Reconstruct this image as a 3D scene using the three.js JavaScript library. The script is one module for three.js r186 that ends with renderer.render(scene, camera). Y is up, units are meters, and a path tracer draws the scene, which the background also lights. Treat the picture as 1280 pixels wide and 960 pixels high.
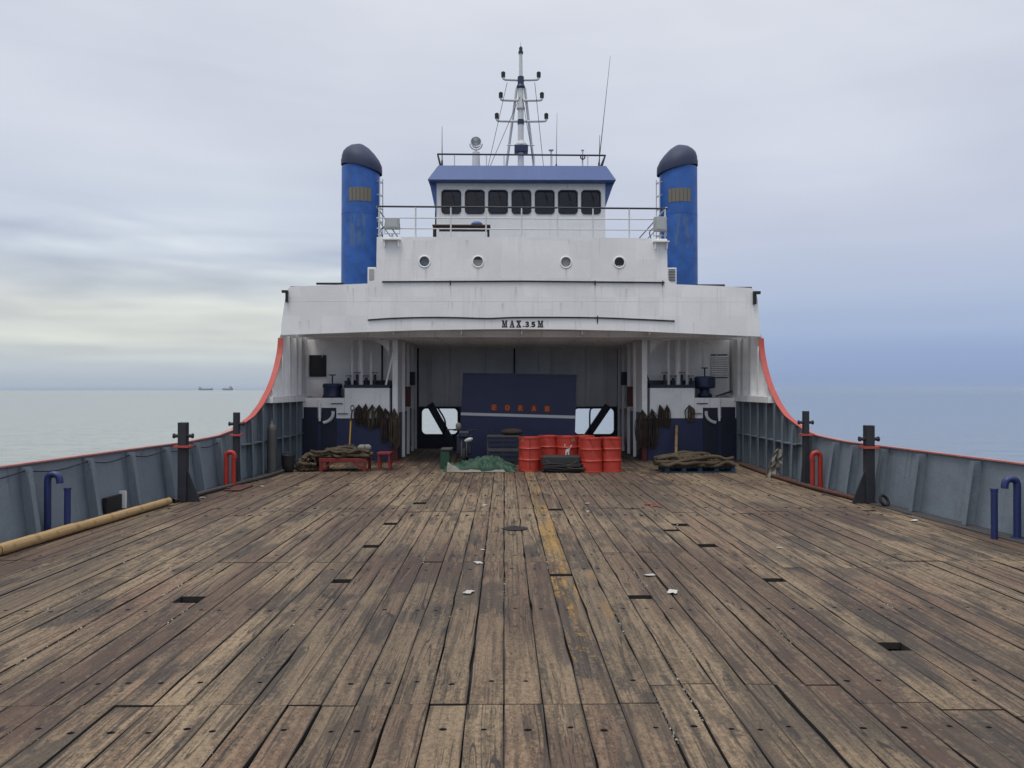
import * as THREE from 'three';
import { mergeGeometries, mergeVertices, toCreasedNormals } from 'three/addons/utils/BufferGeometryUtils.js';
import { RoundedBoxGeometry } from 'three/addons/geometries/RoundedBoxGeometry.js';
import { ConvexGeometry } from 'three/addons/geometries/ConvexGeometry.js';
import { FontLoader } from 'three/addons/loaders/FontLoader.js';
import { TextGeometry } from 'three/addons/geometries/TextGeometry.js';

// ------------------------------------------------------------------ camera, sky, sun, exposure
const scene = new THREE.Scene();
const EYE = 2.15, F = 985;                                   // eye height over the deck, focal length in photo pixels
const camera = new THREE.PerspectiveCamera(2 * Math.atan(480 / F) * 180 / Math.PI, 4 / 3, 0.05, 60000);
camera.position.set(0, EYE, 0);
camera.lookAt(10, EYE + 7, -F);
const renderer = new THREE.WebGLRenderer({ antialias: true });
renderer.toneMapping = THREE.LinearToneMapping;
renderer.toneMappingExposure = 1.0;
renderer.shadowMap.enabled = true;
renderer.shadowMap.type = THREE.PCFSoftShadowMap;

// ------------------------------------------------------------------ noise
function rng(seed) { let s = seed >>> 0; return () => { s = (s + 0x6D2B79F5) >>> 0; let t = Math.imul(s ^ (s >>> 15), 1 | s); t = (t + Math.imul(t ^ (t >>> 7), 61 | t)) ^ t; return ((t ^ (t >>> 14)) >>> 0) / 4294967296; }; }
const NT = new Float32Array(65536); { const r = rng(77); for (let i = 0; i < 65536; i++) NT[i] = r(); }
function vn(x, y) {                                           // value noise 0..1
  const xi = Math.floor(x), yi = Math.floor(y); let fx = x - xi, fy = y - yi;
  fx = fx * fx * (3 - 2 * fx); fy = fy * fy * (3 - 2 * fy);
  const a = (xi & 255), b = ((xi + 1) & 255), c = (yi & 255) << 8, d = ((yi + 1) & 255) << 8;
  const p = NT[a | c], q = NT[b | c], r = NT[a | d], s = NT[b | d];
  const u = p + (q - p) * fx; return u + (r + (s - r) * fx - u) * fy;
}
const fbm = (x, y, o = 4) => { let s = 0, a = .5, t = 0; for (let i = 0; i < o; i++) { s += a * vn(x, y); t += a; x = x * 2.03 + 17.3; y = y * 2.03 + 5.7; a *= .5; } return s / t; };
const clamp = (v, a = 0, b = 1) => v < a ? a : v > b ? b : v;
const sst = (a, b, x) => { const t = clamp((x - a) / (b - a)); return t * t * (3 - 2 * t); };
const lerp = (a, b, t) => a + (b - a) * t;
const s2l = (c) => { c /= 255; return c <= .04045 ? c / 12.92 : Math.pow((c + .055) / 1.055, 2.4); };
const l2s = (c) => { c = clamp(c); return 255 * (c <= .0031308 ? c * 12.92 : 1.055 * Math.pow(c, 1 / 2.4) - .055); };

// ------------------------------------------------------------------ overcast sky
{
  const W = 2048, H = 1024, data = new Float32Array(W * H * 4);
  // colour stops by elevation (degrees): creamy thin cloud to the left of the ship, blue-grey rain haze to its right
  const L = [[-90, 150, 158, 165], [-.6, 176, 187, 198], [.6, 177, 188, 200], [1.6, 188, 197, 204], [3, 209, 214, 211], [5, 212, 216, 213], [7, 203, 210, 216], [9, 195, 205, 219], [12, 197, 206, 222], [17, 205, 211, 225], [26, 215, 220, 231], [45, 226, 229, 237], [90, 240, 241, 245]];
  const R = [[-90, 110, 122, 145], [-.6, 143, 161, 194], [.6, 143, 162, 198], [2, 149, 169, 205], [4, 162, 180, 211], [7, 178, 191, 216], [10, 192, 201, 221], [14, 199, 206, 223], [20, 206, 212, 226], [26, 212, 217, 229], [45, 226, 229, 237], [90, 240, 241, 245]];
  const at = (S, e) => { let i = 1; while (i < S.length - 1 && S[i][0] < e) i++; const a = S[i - 1], b = S[i], t = sst(0, 1, clamp((e - a[0]) / (b[0] - a[0]))) * .4 + .6 * clamp((e - a[0]) / (b[0] - a[0])); return [lerp(a[1], b[1], t), lerp(a[2], b[2], t), lerp(a[3], b[3], t)]; };
  for (let y = 0; y < H; y++) {
    const el = ((y + .5) / H - .5) * 180;
    for (let x = 0; x < W; x++) {
      const th = ((x + .5) / W - .5) * 2 * Math.PI;           // atan2(z, x)
      let az = Math.atan2(Math.cos(th), -Math.sin(th)) * 180 / Math.PI;   // 0 ahead, positive to the right
      const side = az < -100 ? sst(-170, -100, az) : 1;
      const wr = Math.max(sst(-14, 22, az), 1 - side) * .999;
      const aw = Math.abs(az) / 180;
      const w1 = fbm(az * .05 + 30, el * .22 + 9, 4), w2 = fbm(az * .11 + 3 + w1 * 2, el * 1.25 + 50 + w1 * 3, 5);
      const a = at(L, el), b = at(R, el), c = [0, 0, 0];
      const lo = sst(.5, 3, el) * (1 - sst(9, 13, el));          // broken streaks low on the left
      const hi = sst(6, 16, el);
      const st = (w2 - .5) * lo * (1 - wr) * 58 + (w1 - .5) * lo * (1 - wr) * 24;
      const soft = (fbm(az * .045 + 80, el * .1 + 20 + az * .012, 4) - .5) * 30 * hi + (w2 - .5) * hi * 5 + (fbm(az * .03, el * .5 + 7, 3) - .5) * 10 * wr * (1 - hi) * sst(0, 2, el);
      for (let k = 0; k < 3; k++) c[k] = lerp(a[k], b[k], wr) + st * [1, .95, .7][k] + soft * [1.05, 1, .75][k];
      const zen = 1 + .55 * sst(24, 80, el);                    // an overcast sky is brightest overhead
      const i = (y * W + x) * 4;
      for (let k = 0; k < 3; k++) data[i + k] = s2l(Math.min(c[k], 253)) * zen;
      data[i + 3] = 1;
    }
  }
  const t = new THREE.DataTexture(data, W, H, THREE.RGBAFormat, THREE.FloatType);
  t.mapping = THREE.EquirectangularReflectionMapping; t.magFilter = t.minFilter = THREE.LinearFilter; t.wrapS = THREE.RepeatWrapping; t.needsUpdate = true;
  scene.background = t; scene.environment = t;
}
const sun = new THREE.DirectionalLight(0xfff6ea, 1.2);         // the sun behind the cloud, high and behind the viewer's left shoulder
sun.position.set(-9, 44, -3); sun.target.position.set(0, 0, -18);
sun.castShadow = true; sun.shadow.radius = 34; sun.shadow.mapSize.set(4096, 4096);
Object.assign(sun.shadow.camera, { left: -22, right: 22, top: 22, bottom: -22, near: 1, far: 120 });
scene.add(sun, sun.target);
scene.fog = new THREE.FogExp2(0xb4c0d0, 0.00007);

// ------------------------------------------------------------------ helpers
const X = (px, d) => (px - 630) * d / F, Y = (py, d) => EYE + (487 - py) * d / F;   // metres at depth d ahead of the eye
const V = (x, y, d) => new THREE.Vector3(x, y, -d);
const PV = (px, py, d) => V(X(px, d), Y(py, d), d);
const used = {};
const numbered = (n) => { const k = used[n] = (used[n] ?? -1) + 1; return k ? `${n}_${String(k).padStart(3, '0')}` : n; };
function uvm(g, s = 1) {                                        // uv in metres, by the way each face points
  if (g.index) g = g.toNonIndexed();
  const p = g.attributes.position, n = g.attributes.normal, uv = new Float32Array(p.count * 2);
  for (let i = 0; i < p.count; i += 3) {
    let nx = 0, ny = 0, nz = 0; for (let k = 0; k < 3; k++) { nx += Math.abs(n.getX(i + k)); ny += Math.abs(n.getY(i + k)); nz += Math.abs(n.getZ(i + k)); }
    for (let k = 0; k < 3; k++) {
      const j = i + k; let u, v;
      if (ny > nx && ny > nz) { u = p.getX(j); v = p.getZ(j); } else if (nx > nz) { u = p.getZ(j); v = p.getY(j); } else { u = p.getX(j); v = p.getY(j); }
      uv[j * 2] = u * s; uv[j * 2 + 1] = v * s;
    }
  }
  g.setAttribute('uv', new THREE.BufferAttribute(uv, 2));
  return g;
}
function merged(geos) {
  const a = (Array.isArray(geos) ? geos.flat(4) : [geos]).map((g) => { g = g.index ? g.toNonIndexed() : g; for (const k of Object.keys(g.attributes)) if (!['position', 'normal', 'uv'].includes(k)) g.deleteAttribute(k); if (!g.attributes.normal) g.computeVertexNormals(); if (!g.attributes.uv) g.setAttribute('uv', new THREE.BufferAttribute(new Float32Array(g.attributes.position.count * 2), 2)); return g; });
  return a.length > 1 ? mergeGeometries(a) : a[0];
}
function mesh(name, geos, m, parent, { uv = true, label } = {}) {
  let g = merged(geos); if (uv) g = uvm(g);
  if (parent && parent.userData.base) { const b = parent.userData.base; g.translate(-b[0], -b[1], -b[2]); }
  const o = new THREE.Mesh(g, m); o.name = parent ? name : numbered(name); o.castShadow = o.receiveShadow = true;
  if (label) o.userData.label = label;
  (parent ?? scene).add(o); if (parent?.userData.base) o.userData.base = parent.userData.base;
  return o;
}
function thing(name, label, category, base, group) {            // base = [x, y, depth]; parts are given in world metres
  const o = new THREE.Group(); o.name = numbered(name); o.userData = { label, category, base: [base[0], base[1], -base[2]] };
  if (group) o.userData.group = group;
  o.position.set(base[0], base[1], -base[2]); scene.add(o); return o;
}
const bx = (x0, x1, y0, y1, d0, d1) => { const g = new THREE.BoxGeometry(Math.abs(x1 - x0), Math.abs(y1 - y0), Math.abs(d1 - d0)); g.translate((x0 + x1) / 2, (y0 + y1) / 2, -(d0 + d1) / 2); return g; };
const rbx = (x0, x1, y0, y1, d0, d1, r = .02) => { const g = new RoundedBoxGeometry(Math.abs(x1 - x0), Math.abs(y1 - y0), Math.abs(d1 - d0), 2, r); g.translate((x0 + x1) / 2, (y0 + y1) / 2, -(d0 + d1) / 2); return g; };
function rod(a, b, r, r2 = r, seg = 10) { const v = b.clone().sub(a), g = new THREE.CylinderGeometry(r2, r, v.length(), seg); g.applyQuaternion(new THREE.Quaternion().setFromUnitVectors(new THREE.Vector3(0, 1, 0), v.clone().normalize())); g.translate((a.x + b.x) / 2, (a.y + b.y) / 2, (a.z + b.z) / 2); return g; }
const tube = (pts, r, n = 24, seg = 8, closed = false) => new THREE.TubeGeometry(new THREE.CatmullRomCurve3(pts, closed, 'catmullrom', .5), n, r, seg, closed);
const capsule = (a, b, r) => [rod(a, b, r), new THREE.SphereGeometry(r, 10, 6).translate(a.x, a.y, a.z), new THREE.SphereGeometry(r, 10, 6).translate(b.x, b.y, b.z)];
function bar(a, b, w, h) { const v = b.clone().sub(a), g = new THREE.BoxGeometry(w, v.length(), h); g.applyQuaternion(new THREE.Quaternion().setFromUnitVectors(new THREE.Vector3(0, 1, 0), v.clone().normalize())); g.translate((a.x + b.x) / 2, (a.y + b.y) / 2, (a.z + b.z) / 2); return g; }
function prismXY(pts, d0, d1, holes = []) {                     // outline [x, y] extruded from depth d0 to d1
  const s = new THREE.Shape(pts.map((p) => new THREE.Vector2(p[0], p[1]))); for (const h of holes) s.holes.push(h);
  const g = new THREE.ExtrudeGeometry(s, { depth: d1 - d0, bevelEnabled: false, curveSegments: 20 }); g.translate(0, 0, -d1); return g;
}
function grid(rows, flip) {                                     // rows of Vector3 -> smooth sheet
  const n = rows.length, m = rows[0].length, pos = [], idx = [], uv = [];
  rows.forEach((r, i) => r.forEach((p, j) => { pos.push(p.x, p.y, p.z); uv.push(j / (m - 1), i / (n - 1)); }));
  for (let i = 0; i < n - 1; i++) for (let j = 0; j < m - 1; j++) { const a = i * m + j, b = a + 1, c = a + m, e = c + 1; flip ? idx.push(a, b, c, b, e, c) : idx.push(a, c, b, b, c, e); }
  const g = new THREE.BufferGeometry(); g.setAttribute('position', new THREE.Float32BufferAttribute(pos, 3)); g.setAttribute('uv', new THREE.Float32BufferAttribute(uv, 2)); g.setIndex(idx); g.computeVertexNormals(); return g;
}

// ------------------------------------------------------------------ materials
function dataTex(w, h, fn, metres, srgb = true) {
  const a = new Uint8Array(w * h * 4), c = [0, 0, 0];
  for (let y = 0; y < h; y++) for (let x = 0; x < w; x++) { fn(x, y, c); const i = (y * w + x) * 4; a[i] = c[0]; a[i + 1] = c[1]; a[i + 2] = c[2]; a[i + 3] = 255; }
  const t = new THREE.DataTexture(a, w, h); t.wrapS = t.wrapT = THREE.RepeatWrapping; t.magFilter = THREE.LinearFilter; t.minFilter = THREE.LinearMipmapLinearFilter; t.generateMipmaps = true;
  if (srgb) t.colorSpace = THREE.SRGBColorSpace; if (metres) t.repeat.set(1 / metres, 1 / metres); t.needsUpdate = true; return t;
}
// wrap-around noise of a tile of n pixels: k lattice cells across
const tn = (x, y, n, kx, ky, o) => { const u = x / n, v = y / n; const f = (a, b) => vn(a * kx + o, b * ky + o * .7); const wx = sst(.85, 1, u), wy = sst(.85, 1, v); return lerp(lerp(f(u, v), f(u - 1, v), wx), lerp(f(u, v - 1), f(u - 1, v - 1), wx), wy); };
function paint(lin, { seed = 1, metres = 4, n = 512, streak = .08, blot = .1, rust = 0, rough = .5, bump = .0012, grime = [.16, .15, .13], metalness = 0 } = {}) {
  const T = dataTex(n, n, (x, y, c) => {
    const s = tn(x, y, n, 60, 2.2, seed * 13), s2 = tn(x, y, n, 140, 5, seed * 7 + 3), b = tn(x, y, n, 7, 7, seed + 40) * .6 + tn(x, y, n, 21, 21, seed + 9) * .4, f = tn(x, y, n, 150, 150, seed + 2);
    let k = 1 + (f - .5) * .08 + (b - .5) * blot * 2;
    const g = sst(.6, .95, s * .7 + s2 * .3) * streak * 3 * sst(.35, .7, b) + sst(.8, .97, f * .55 + b * .45) * .35 * (blot * 4);
    const r = rust ? sst(1 - rust, 1 - rust + .12, b * .45 + s * .2 + f * .35) : 0;
    for (let i = 0; i < 3; i++) c[i] = l2s(lerp(lerp(lin[i] * k, grime[i], clamp(g)), [.11, .045, .02][i], r));
  }, metres);
  const B = dataTex(n, n, (x, y, c) => { const v = 255 * (.5 * tn(x, y, n, 10, 10, seed + 5) + .3 * tn(x, y, n, 40, 40, seed) + .2 * tn(x, y, n, 160, 160, seed)); c[0] = c[1] = c[2] = v; }, metres, false);
  return new THREE.MeshStandardMaterial({ map: T, bumpMap: B, bumpScale: bump, roughness: rough, metalness, side: THREE.DoubleSide });
}
const flat = (r, g, b, rough = .6, extra = {}) => new THREE.MeshStandardMaterial({ color: new THREE.Color().setRGB(r, g, b), roughness: rough, side: THREE.DoubleSide, ...extra });
const M = {
  white: paint([.87, .875, .87], { seed: 3, metres: 8, n: 1024, streak: .1, blot: .06, rust: .09, rough: .45, bump: .003, grime: [.36, .35, .34] }),
  whiteIn: paint([.86, .865, .86], { seed: 8, metres: 5, streak: .16, blot: .12, rough: .6, rust: .15, grime: [.36, .35, .34] }),
  grey: paint([.165, .2, .235], { seed: 5, metres: 4, n: 1024, streak: .22, blot: .14, rough: .5, rust: .17, bump: .012, grime: [.12, .13, .13] }),
  navy: paint([.02, .03, .085], { seed: 12, metres: 3, streak: .06, blot: .14, rough: .45, rust: .1, grime: [.05, .05, .06] }),
  navyDark: paint([.012, .016, .035], { seed: 14, metres: 3, streak: .05, blot: .15, rough: .5, grime: [.03, .03, .035] }),
  vent: paint([.018, .03, .12], { seed: 22, metres: 1.5, streak: .03, blot: .12, rough: .4 }),
  visor: paint([.075, .13, .32], { seed: 23, metres: 5, streak: .05, blot: .06, rough: .55, grime: [.16, .2, .4] }),
  coral: paint([.42, .065, .048], { seed: 25, metres: 2, streak: .05, blot: .16, rough: .55, grime: [.45, .22, .2] }),
  fadedCoral: paint([.46, .19, .17], { seed: 28, metres: 1.3, streak: .05, blot: .2, rough: .6, grime: [.55, .45, .42] }),
  benchRed: paint([.19, .02, .018], { seed: 24, metres: 1, streak: .08, blot: .2, rough: .5, rust: .14 }),
  redPipe: paint([.36, .03, .02], { seed: 26, metres: 1, streak: .05, blot: .14, rough: .45 }),
  drum: paint([.43, .042, .026], { seed: 27, metres: 1.2, streak: .14, blot: .16, rough: .45, rust: .14, bump: .004, grime: [.25, .04, .03] }),
  post: paint([.022, .024, .032], { seed: 29, metres: 1, streak: .06, blot: .2, rough: .6, rust: .14 }),
  steel: paint([.06, .06, .062], { seed: 31, metres: 1.5, streak: .05, blot: .25, rough: .6, rust: .22 }),
  rust: paint([.09, .035, .025], { seed: 33, metres: 1, streak: .05, blot: .3, rough: .8 }),
  maroon: paint([.09, .014, .014], { seed: 35, metres: 2, streak: .05, blot: .15, rough: .55 }),
  black: flat(.012, .012, .014, .6), line: flat(.018, .018, .022, .7), rubber: flat(.014, .014, .015, .85),
  rail: flat(.62, .63, .64, .5), railDark: flat(.03, .032, .04, .5), chrome: flat(.55, .56, .58, .25, { metalness: .8 }),
  glass: new THREE.MeshPhysicalMaterial({ color: new THREE.Color().setRGB(.3, .4, .7), transmission: 1, thickness: 0, roughness: .03, ior: 1.5, side: THREE.DoubleSide }),
  pane: new THREE.MeshPhysicalMaterial({ color: 0xffffff, transmission: 1, thickness: 0, roughness: .05, ior: 1.5, side: THREE.DoubleSide }),
  lampGlass: new THREE.MeshPhysicalMaterial({ color: new THREE.Color().setRGB(.42, .46, .46), roughness: .15, side: THREE.DoubleSide }),
  lampGrey: flat(.4, .41, .4, .5), tan: flat(.2, .17, .1, .75), orange: flat(.55, .14, .035, .6), letterRing: flat(.2, .03, .015, .7),
  shell: flat(.5, .5, .46, .8), paper: flat(.42, .42, .4, .9), yellow: flat(.5, .3, .03, .6), curtain: flat(.5, .49, .44, .9), blueCurtain: flat(.16, .2, .25, .8),
};
M.tarred = flat(.022, .019, .017, .95);
M.cap = paint([.026, .036, .085], { seed: 41, metres: 2, streak: .08, blot: .15, rough: .6, grime: [.03, .03, .04] });
M.wood = (() => {                                               // pale peeled pole
  const n = 256; const T = dataTex(n, n, (x, y, c) => { const g = tn(x, y, n, 26, 2, 3), k = tn(x, y, n, 5, 9, 8), f = tn(x, y, n, 90, 20, 1); const v = .8 + g * .25 + (f - .5) * .2 - sst(.68, .85, k) * .3; c[0] = l2s(.42 * v); c[1] = l2s(.28 * v); c[2] = l2s(.13 * v); }, 0);
  return new THREE.MeshStandardMaterial({ map: T, bumpMap: T, bumpScale: .004, roughness: .8 });
})();
function fibre(lin, seed) { const n = 256; const T = dataTex(n, n, (x, y, c) => { const s = .5 + .5 * Math.sin((x / n * 2 + y / n * 40) * 6.283), f = tn(x, y, n, 60, 60, seed), b = tn(x, y, n, 6, 6, seed + 4); const v = .45 + s * .5 + (f - .5) * .5 + (b - .5) * .7; for (let i = 0; i < 3; i++) c[i] = l2s(lin[i] * Math.max(.1, v)); }, 0); return new THREE.MeshStandardMaterial({ map: T, bumpMap: T, bumpScale: .006, roughness: .95 }); }
M.rope = fibre([.105, .08, .05], 3); M.strap = fibre([.06, .04, .03], 6); M.tarp = paint([.013, .055, .03], { seed: 51, metres: 1, streak: .02, blot: .08, rough: .6, grime: [.03, .06, .04] }); M.canvas = paint([.22, .21, .18], { seed: 52, metres: 1, blot: .2, rough: .9, grime: [.1, .09, .08] });

// ------------------------------------------------------------------ hull lines
const pl = (pts) => (d) => { let i = 1; while (i < pts.length - 1 && pts[i][0] < d) i++; const a = pts[i - 1], b = pts[i]; return lerp(a[1], b[1], clamp((d - a[0]) / (b[0] - a[0]), -3, 3)); };
const hullL = pl([[-2, -7.55], [6, -7.4], [10.5, -7.17], [14.3, -6.86], [17, -6.56], [19.4, -6.27], [22, -6.2], [31, -6.2]]);
const hullR = pl([[-2, 8.1], [6, 7.95], [10.5, 7.74], [14, 7.42], [17, 7.15], [19.4, 7.08], [22, 7.19], [31, 7.19]]);
const flare = (d, y) => .15 * clamp(1 - y / 1.05, -.5, 1) * (1 - sst(17, 20, d)); // the plates lean outboard towards the rail
const topL = pl([[0, 1.05], [16.4, 1.05], [17.8, 1.1], [18.5, 1.19], [18.95, 1.31], [19.6, 1.5], [20.2, 1.76], [20.8, 2.12], [21.2, 2.45], [21.5, 2.8], [21.7, 3.12], [21.78, 3.3], [21.83, 3.5], [21.86, 3.72], [21.9, 3.84], [30, 3.84]]);

// ------------------------------------------------------------------ sea
{
  const n = 512; const wave = dataTex(n, n, (x, y, c) => { const v = 255 * (.5 * tn(x, y, n, 6, 9, 4) + .3 * tn(x, y, n, 16, 26, 9) + .2 * tn(x, y, n, 50, 70, 2)); c[0] = c[1] = c[2] = v; }, 0, false);
  wave.repeat.set(1 / 26, 1 / 17);
  const g = new THREE.RingGeometry(.01, 7600, 160, 24); g.rotateX(-Math.PI / 2); g.translate(0, -1.6, 0);
  const s = mesh('sea', g, new THREE.MeshPhysicalMaterial({ color: new THREE.Color().setRGB(.12, .15, .15), roughness: .1, ior: 1.33, bumpMap: wave, bumpScale: .055 }));
  s.userData.kind = 'structure'; s.castShadow = false;
}
for (const [x0, x1, d, k] of [[249.5, 266.5, 5200, 0], [279, 291.5, 4900, 1]]) {       // two freighters on the horizon
  const a = X(x0, d), b = X(x1, d), w = b - a, y0 = -1.6;
  const t = thing('cargo_ship', k ? 'shorter grey cargo ship on the hazy horizon, with the taller deckhouse' : 'long low grey cargo ship on the hazy horizon', 'ship', [(a + b) / 2, y0, d]);
  const g = flat(.13, .14, .16, .8), g2 = flat(.3, .31, .32, .8);
  mesh('hull', prismXY([[a + w * .03, y0], [b - w * .02, y0], [b, y0 + 13], [b - w * .1, y0 + 12], [b - w * .12, y0 + 10], [a + w * .2, y0 + 10], [a, y0 + 12]], d, d + 18), g, t);
  mesh('deckhouse', k ? bx(b - w * .3, b - w * .14, y0 + 10, y0 + 25, d + 2, d + 16) : bx(a + w * .04, a + w * .17, y0 + 10, y0 + 20, d + 2, d + 16), g2, t);
  mesh('funnel', bx(a + w * (k ? .88 : .05), a + w * (k ? .92 : .09), y0 + 10, y0 + (k ? 18 : 24), d + 6, d + 10), g, t);
  for (const q of k ? [.25, .5] : [.4, .62, .86]) mesh('derrick', rod(V(a + w * q, y0 + 10, d + 9), V(a + w * q, y0 + 21, d + 9), .7), g, t);
}

// ------------------------------------------------------------------ timber deck: layout of the planks first, then the wood, then the planks
const R1 = rng(2024);
const colX = []; { let x = 0; const right = []; while (x < 8.2) { right.push(x); x += x < 1 ? .26 + (R1() - .5) * .02 : .232 + (R1() - .5) * .07; } x = 0; const left = []; while (x > -7.7) { x -= x > -.7 ? .26 + (R1() - .5) * .02 : .232 + (R1() - .5) * .07; left.unshift(x); } colX.push(...left, ...right); }
const NC = colX.length - 1, c0 = colX.findIndex((x) => x >= 0);
const JOINTS = [5.4, 9.85, 13.9, 18.15, 22.3];
const segs = [];                                                // per column: cuts [d, gap]
{ let off = 0, left = 0; for (let c = 0; c < NC; c++) {
  if (left-- <= 0) { left = Math.floor(R1() * 5) + 1; off = R1() < .62 ? 0 : (R1() - .5) * 1.6; }
  const cuts = JOINTS.map((j, k) => j + (Math.abs(c - c0) < 4 && k < 2 ? 0 : (k % 2 ? off : off * .6)) + (R1() - .5) * .03);
  segs.push(cuts.map((d) => [d, .006 + R1() * .008]));
} }
const colAt = (x) => { for (let c = 0; c < NC; c++) if (x >= colX[c] && x < colX[c + 1]) return c; return 0; };
// lashing pockets: openings cut through single planks, [px, py near edge, length m]
const POCKETS = [[247, 752, .26], [417, 728, .2], [1112, 814, .2], [972, 728, .17], [792, 749, .16], [898, 684, .2], [487, 656, .22], [458, 684, .18], [520, 630, .24], [852, 658, .24], [702, 720, .1], [838, 664, .15], [690, 638, .2], [1090, 640, .2]];
for (const [px, py, len] of POCKETS) { const d = EYE * F / (py - 487), c = colAt(X(px, d)); segs[c].push([d + len / 2, len]); segs[c].sort((a, b) => a[0] - b[0]); }
const segIndex = (c, d) => { let k = 0; for (const s of segs[c]) if (d > s[0]) k++; return k; };
const plankSeed = (c, k) => NT[(c * 131 + k * 977 + 55) & 65535], plankSeed2 = (c, k) => NT[(c * 577 + k * 313 + 901) & 65535];
const BOLTS = [5.0, 5.8, 7.72, 9.45, 10.25, 12, 13.5, 14.3, 16, 17.75, 18.55, 20.2, 21.9, 22.7];
const boltAt = (c, i) => { const q = (c * 71 + i * 389 + 13) & 65535, u = NT[q], v = NT[(q * 7 + 3) & 65535], w = NT[(q * 3 + 11) & 65535]; return w < .2 ? null : [(colX[c] + colX[c + 1]) / 2 + (u - .5) * .09, BOLTS[i] + (v - .5) * .07, NT[(q * 5 + 1) & 65535]]; };
function deckTex(x0, x1, d0, d1, W, H) {
  const T = new Uint8Array(W * H * 4), cols = new Int16Array(W), B = new Uint8Array(W * H * 4);
  for (let i = 0; i < W; i++) cols[i] = colAt(x0 + (x1 - x0) * (i + .5) / W);
  const stripe = c0 + 2;
  for (let j = 0; j < H; j++) {
    const d = d0 + (d1 - d0) * (j + .5) / H; const bnear = BOLTS.map((q, i) => i).filter((i) => Math.abs(BOLTS[i] - d) < .34); let lc = -1, k = 0, s = 0, s2 = 0, xl = 0, xr = 0;
    for (let i = 0; i < W; i++) {
      const c = cols[i], x = x0 + (x1 - x0) * (i + .5) / W;
      if (c !== lc) { lc = c; k = segIndex(c, d); s = plankSeed(c, k); s2 = plankSeed2(c, k); xl = colX[c]; xr = colX[c + 1]; }
      const o = s * 211, ex = Math.min(x - xl, xr - x);
      const bend = (vn(d * .9 + o, s2 * 50) - .5) * .05;
      const g1 = vn((x + bend) * 70 + o, d * 1.6 + o), g2 = vn((x + bend) * 190 + o, d * 5), f = vn(x * 330, d * 210), f2 = vn(x * 90 + 9, d * 60);
      const big = vn(x * .55 + 7, d * .22 + 3) * .6 + vn(x * 1.7 + 2, d * .8 + 31) * .4;
      const blotch = vn(x * 5.2 + 40 + s * 3, d * 1.9 + s2 * 9) * .55 + vn(x * 13 + 4, d * 5.5) * .3 + g1 * .15;
      // base: sun-greyed tan to brown, plank by plank
      const mot = vn(x * 46 + 3, d * 30 + 8), spk = vn(x * 150 + 5, d * 120 + 2);
      const tone = 1.0 + s * .2 + (big - .5) * .5;
      const red = clamp(s2 * .7 - .16 + (vn(x * 1.1 + 60, d * .5) - .5) * .9);
      let r = lerp(.176, .132, red) * tone, gg = lerp(.128, .078, red) * tone, b = lerp(.079, .05, red) * tone;
      const lng = vn(x * 34 + o, d * .7 + o), grain = .36 + g1 * .26 + (g2 - .5) * .26 + (f - .5) * .6 + f2 * .2 + mot * .42 + (spk - .5) * .75 + sst(.2, .75, lng) * .3 - .03;
      r *= grain; gg *= grain; b *= grain;
      // pale dry fibres
      const dry = sst(.6, .85, g1 * .35 + mot * .35 + spk * .3) * sst(.35, .7, big + s * .2 - .1) * .5; r = lerp(r, .25, dry); gg = lerp(gg, .2, dry); b = lerp(b, .14, dry);
      // black oil and tar soaked into the wood, edges broken by the grain
      const od = d + s * .9, oil = sst(.54, .64, vn(x * 3.1 + 40 + s2 * .6, od * 1.15 + 9) * .5 + vn(x * 9 + 4, od * 3.4) * .3 + g1 * .1 + mot * .1 - (big - .5) * .45 + (s2 - .5) * .1); const sm = oil * (.45 + .35 * s + .25 * (mot - .5));
      r = lerp(r, .034, sm); gg = lerp(gg, .029, sm); b = lerp(b, .026, sm);
      const tyre = sst(.55, .8, vn(x * 1.1 + 90, d * .12 + 11)) * .4 * (.5 + .6 * g1 + .4 * (mot - .5)); r = lerp(r, .05, tyre); gg = lerp(gg, .039, tyre); b = lerp(b, .031, tyre);
      // purple-brown rust water, grey wear
      const pr = sst(.54, .66, vn(x * 1.7 + 15 + s * .5, (d + s2) * .5 + 70) * .65 + f2 * .15 + mot * .2) * .68; r = lerp(r, .072, pr); gg = lerp(gg, .04, pr); b = lerp(b, .029, pr);
      const dash = sst(.6, .7, vn((x + bend) * 27 + o, d * 1.25 + o) * .6 + vn((x + bend) * 62 + o, d * 3.2) * .4) * (.35 + .4 * big); r = lerp(r, .046, dash); gg = lerp(gg, .034, dash); b = lerp(b, .026, dash);
      const pale = sst(.62, .74, vn((x + bend) * 31 + o + 9, d * 1.1 + 3) * .6 + mot * .4) * .3; r = lerp(r, .25, pale); gg = lerp(gg, .19, pale); b = lerp(b, .12, pale);
      // iron stain drawn along the grain from each bolt
      if (bnear.length) for (const bi of bnear) { const bp = boltAt(c, bi); if (!bp) continue; const dx = (x - bp[0]) / .035, dd = (d - bp[1]) / (.06 + .2 * bp[2]); const m = (1 - sst(.35, 1.25, Math.sqrt(dx * dx + dd * dd) + (mot - .5) * .9 + (g1 - .5) * .8)) * (.12 + .6 * bp[2] * bp[2]); r = lerp(r, .03, m); gg = lerp(gg, .025, m); b = lerp(b, .024, m); }
      // checks: long splits along the grain, dirt along the edges
      const q = Math.abs(vn((x + bend) * 26 + o, d * .55 + o * 2) - .5), q2 = Math.abs(vn((x + bend * .6) * 58 + o * 3, d * 1.1 + o) - .5), ck = Math.max((1 - sst(.008, .03, q)) * sst(.42, .56, vn(x * 3 + o, d * 1.1 + 5)), (1 - sst(.01, .05, q2)) * sst(.5, .62, vn(x * 5 + o, d * 1.9 + 25)) * .8);
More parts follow.
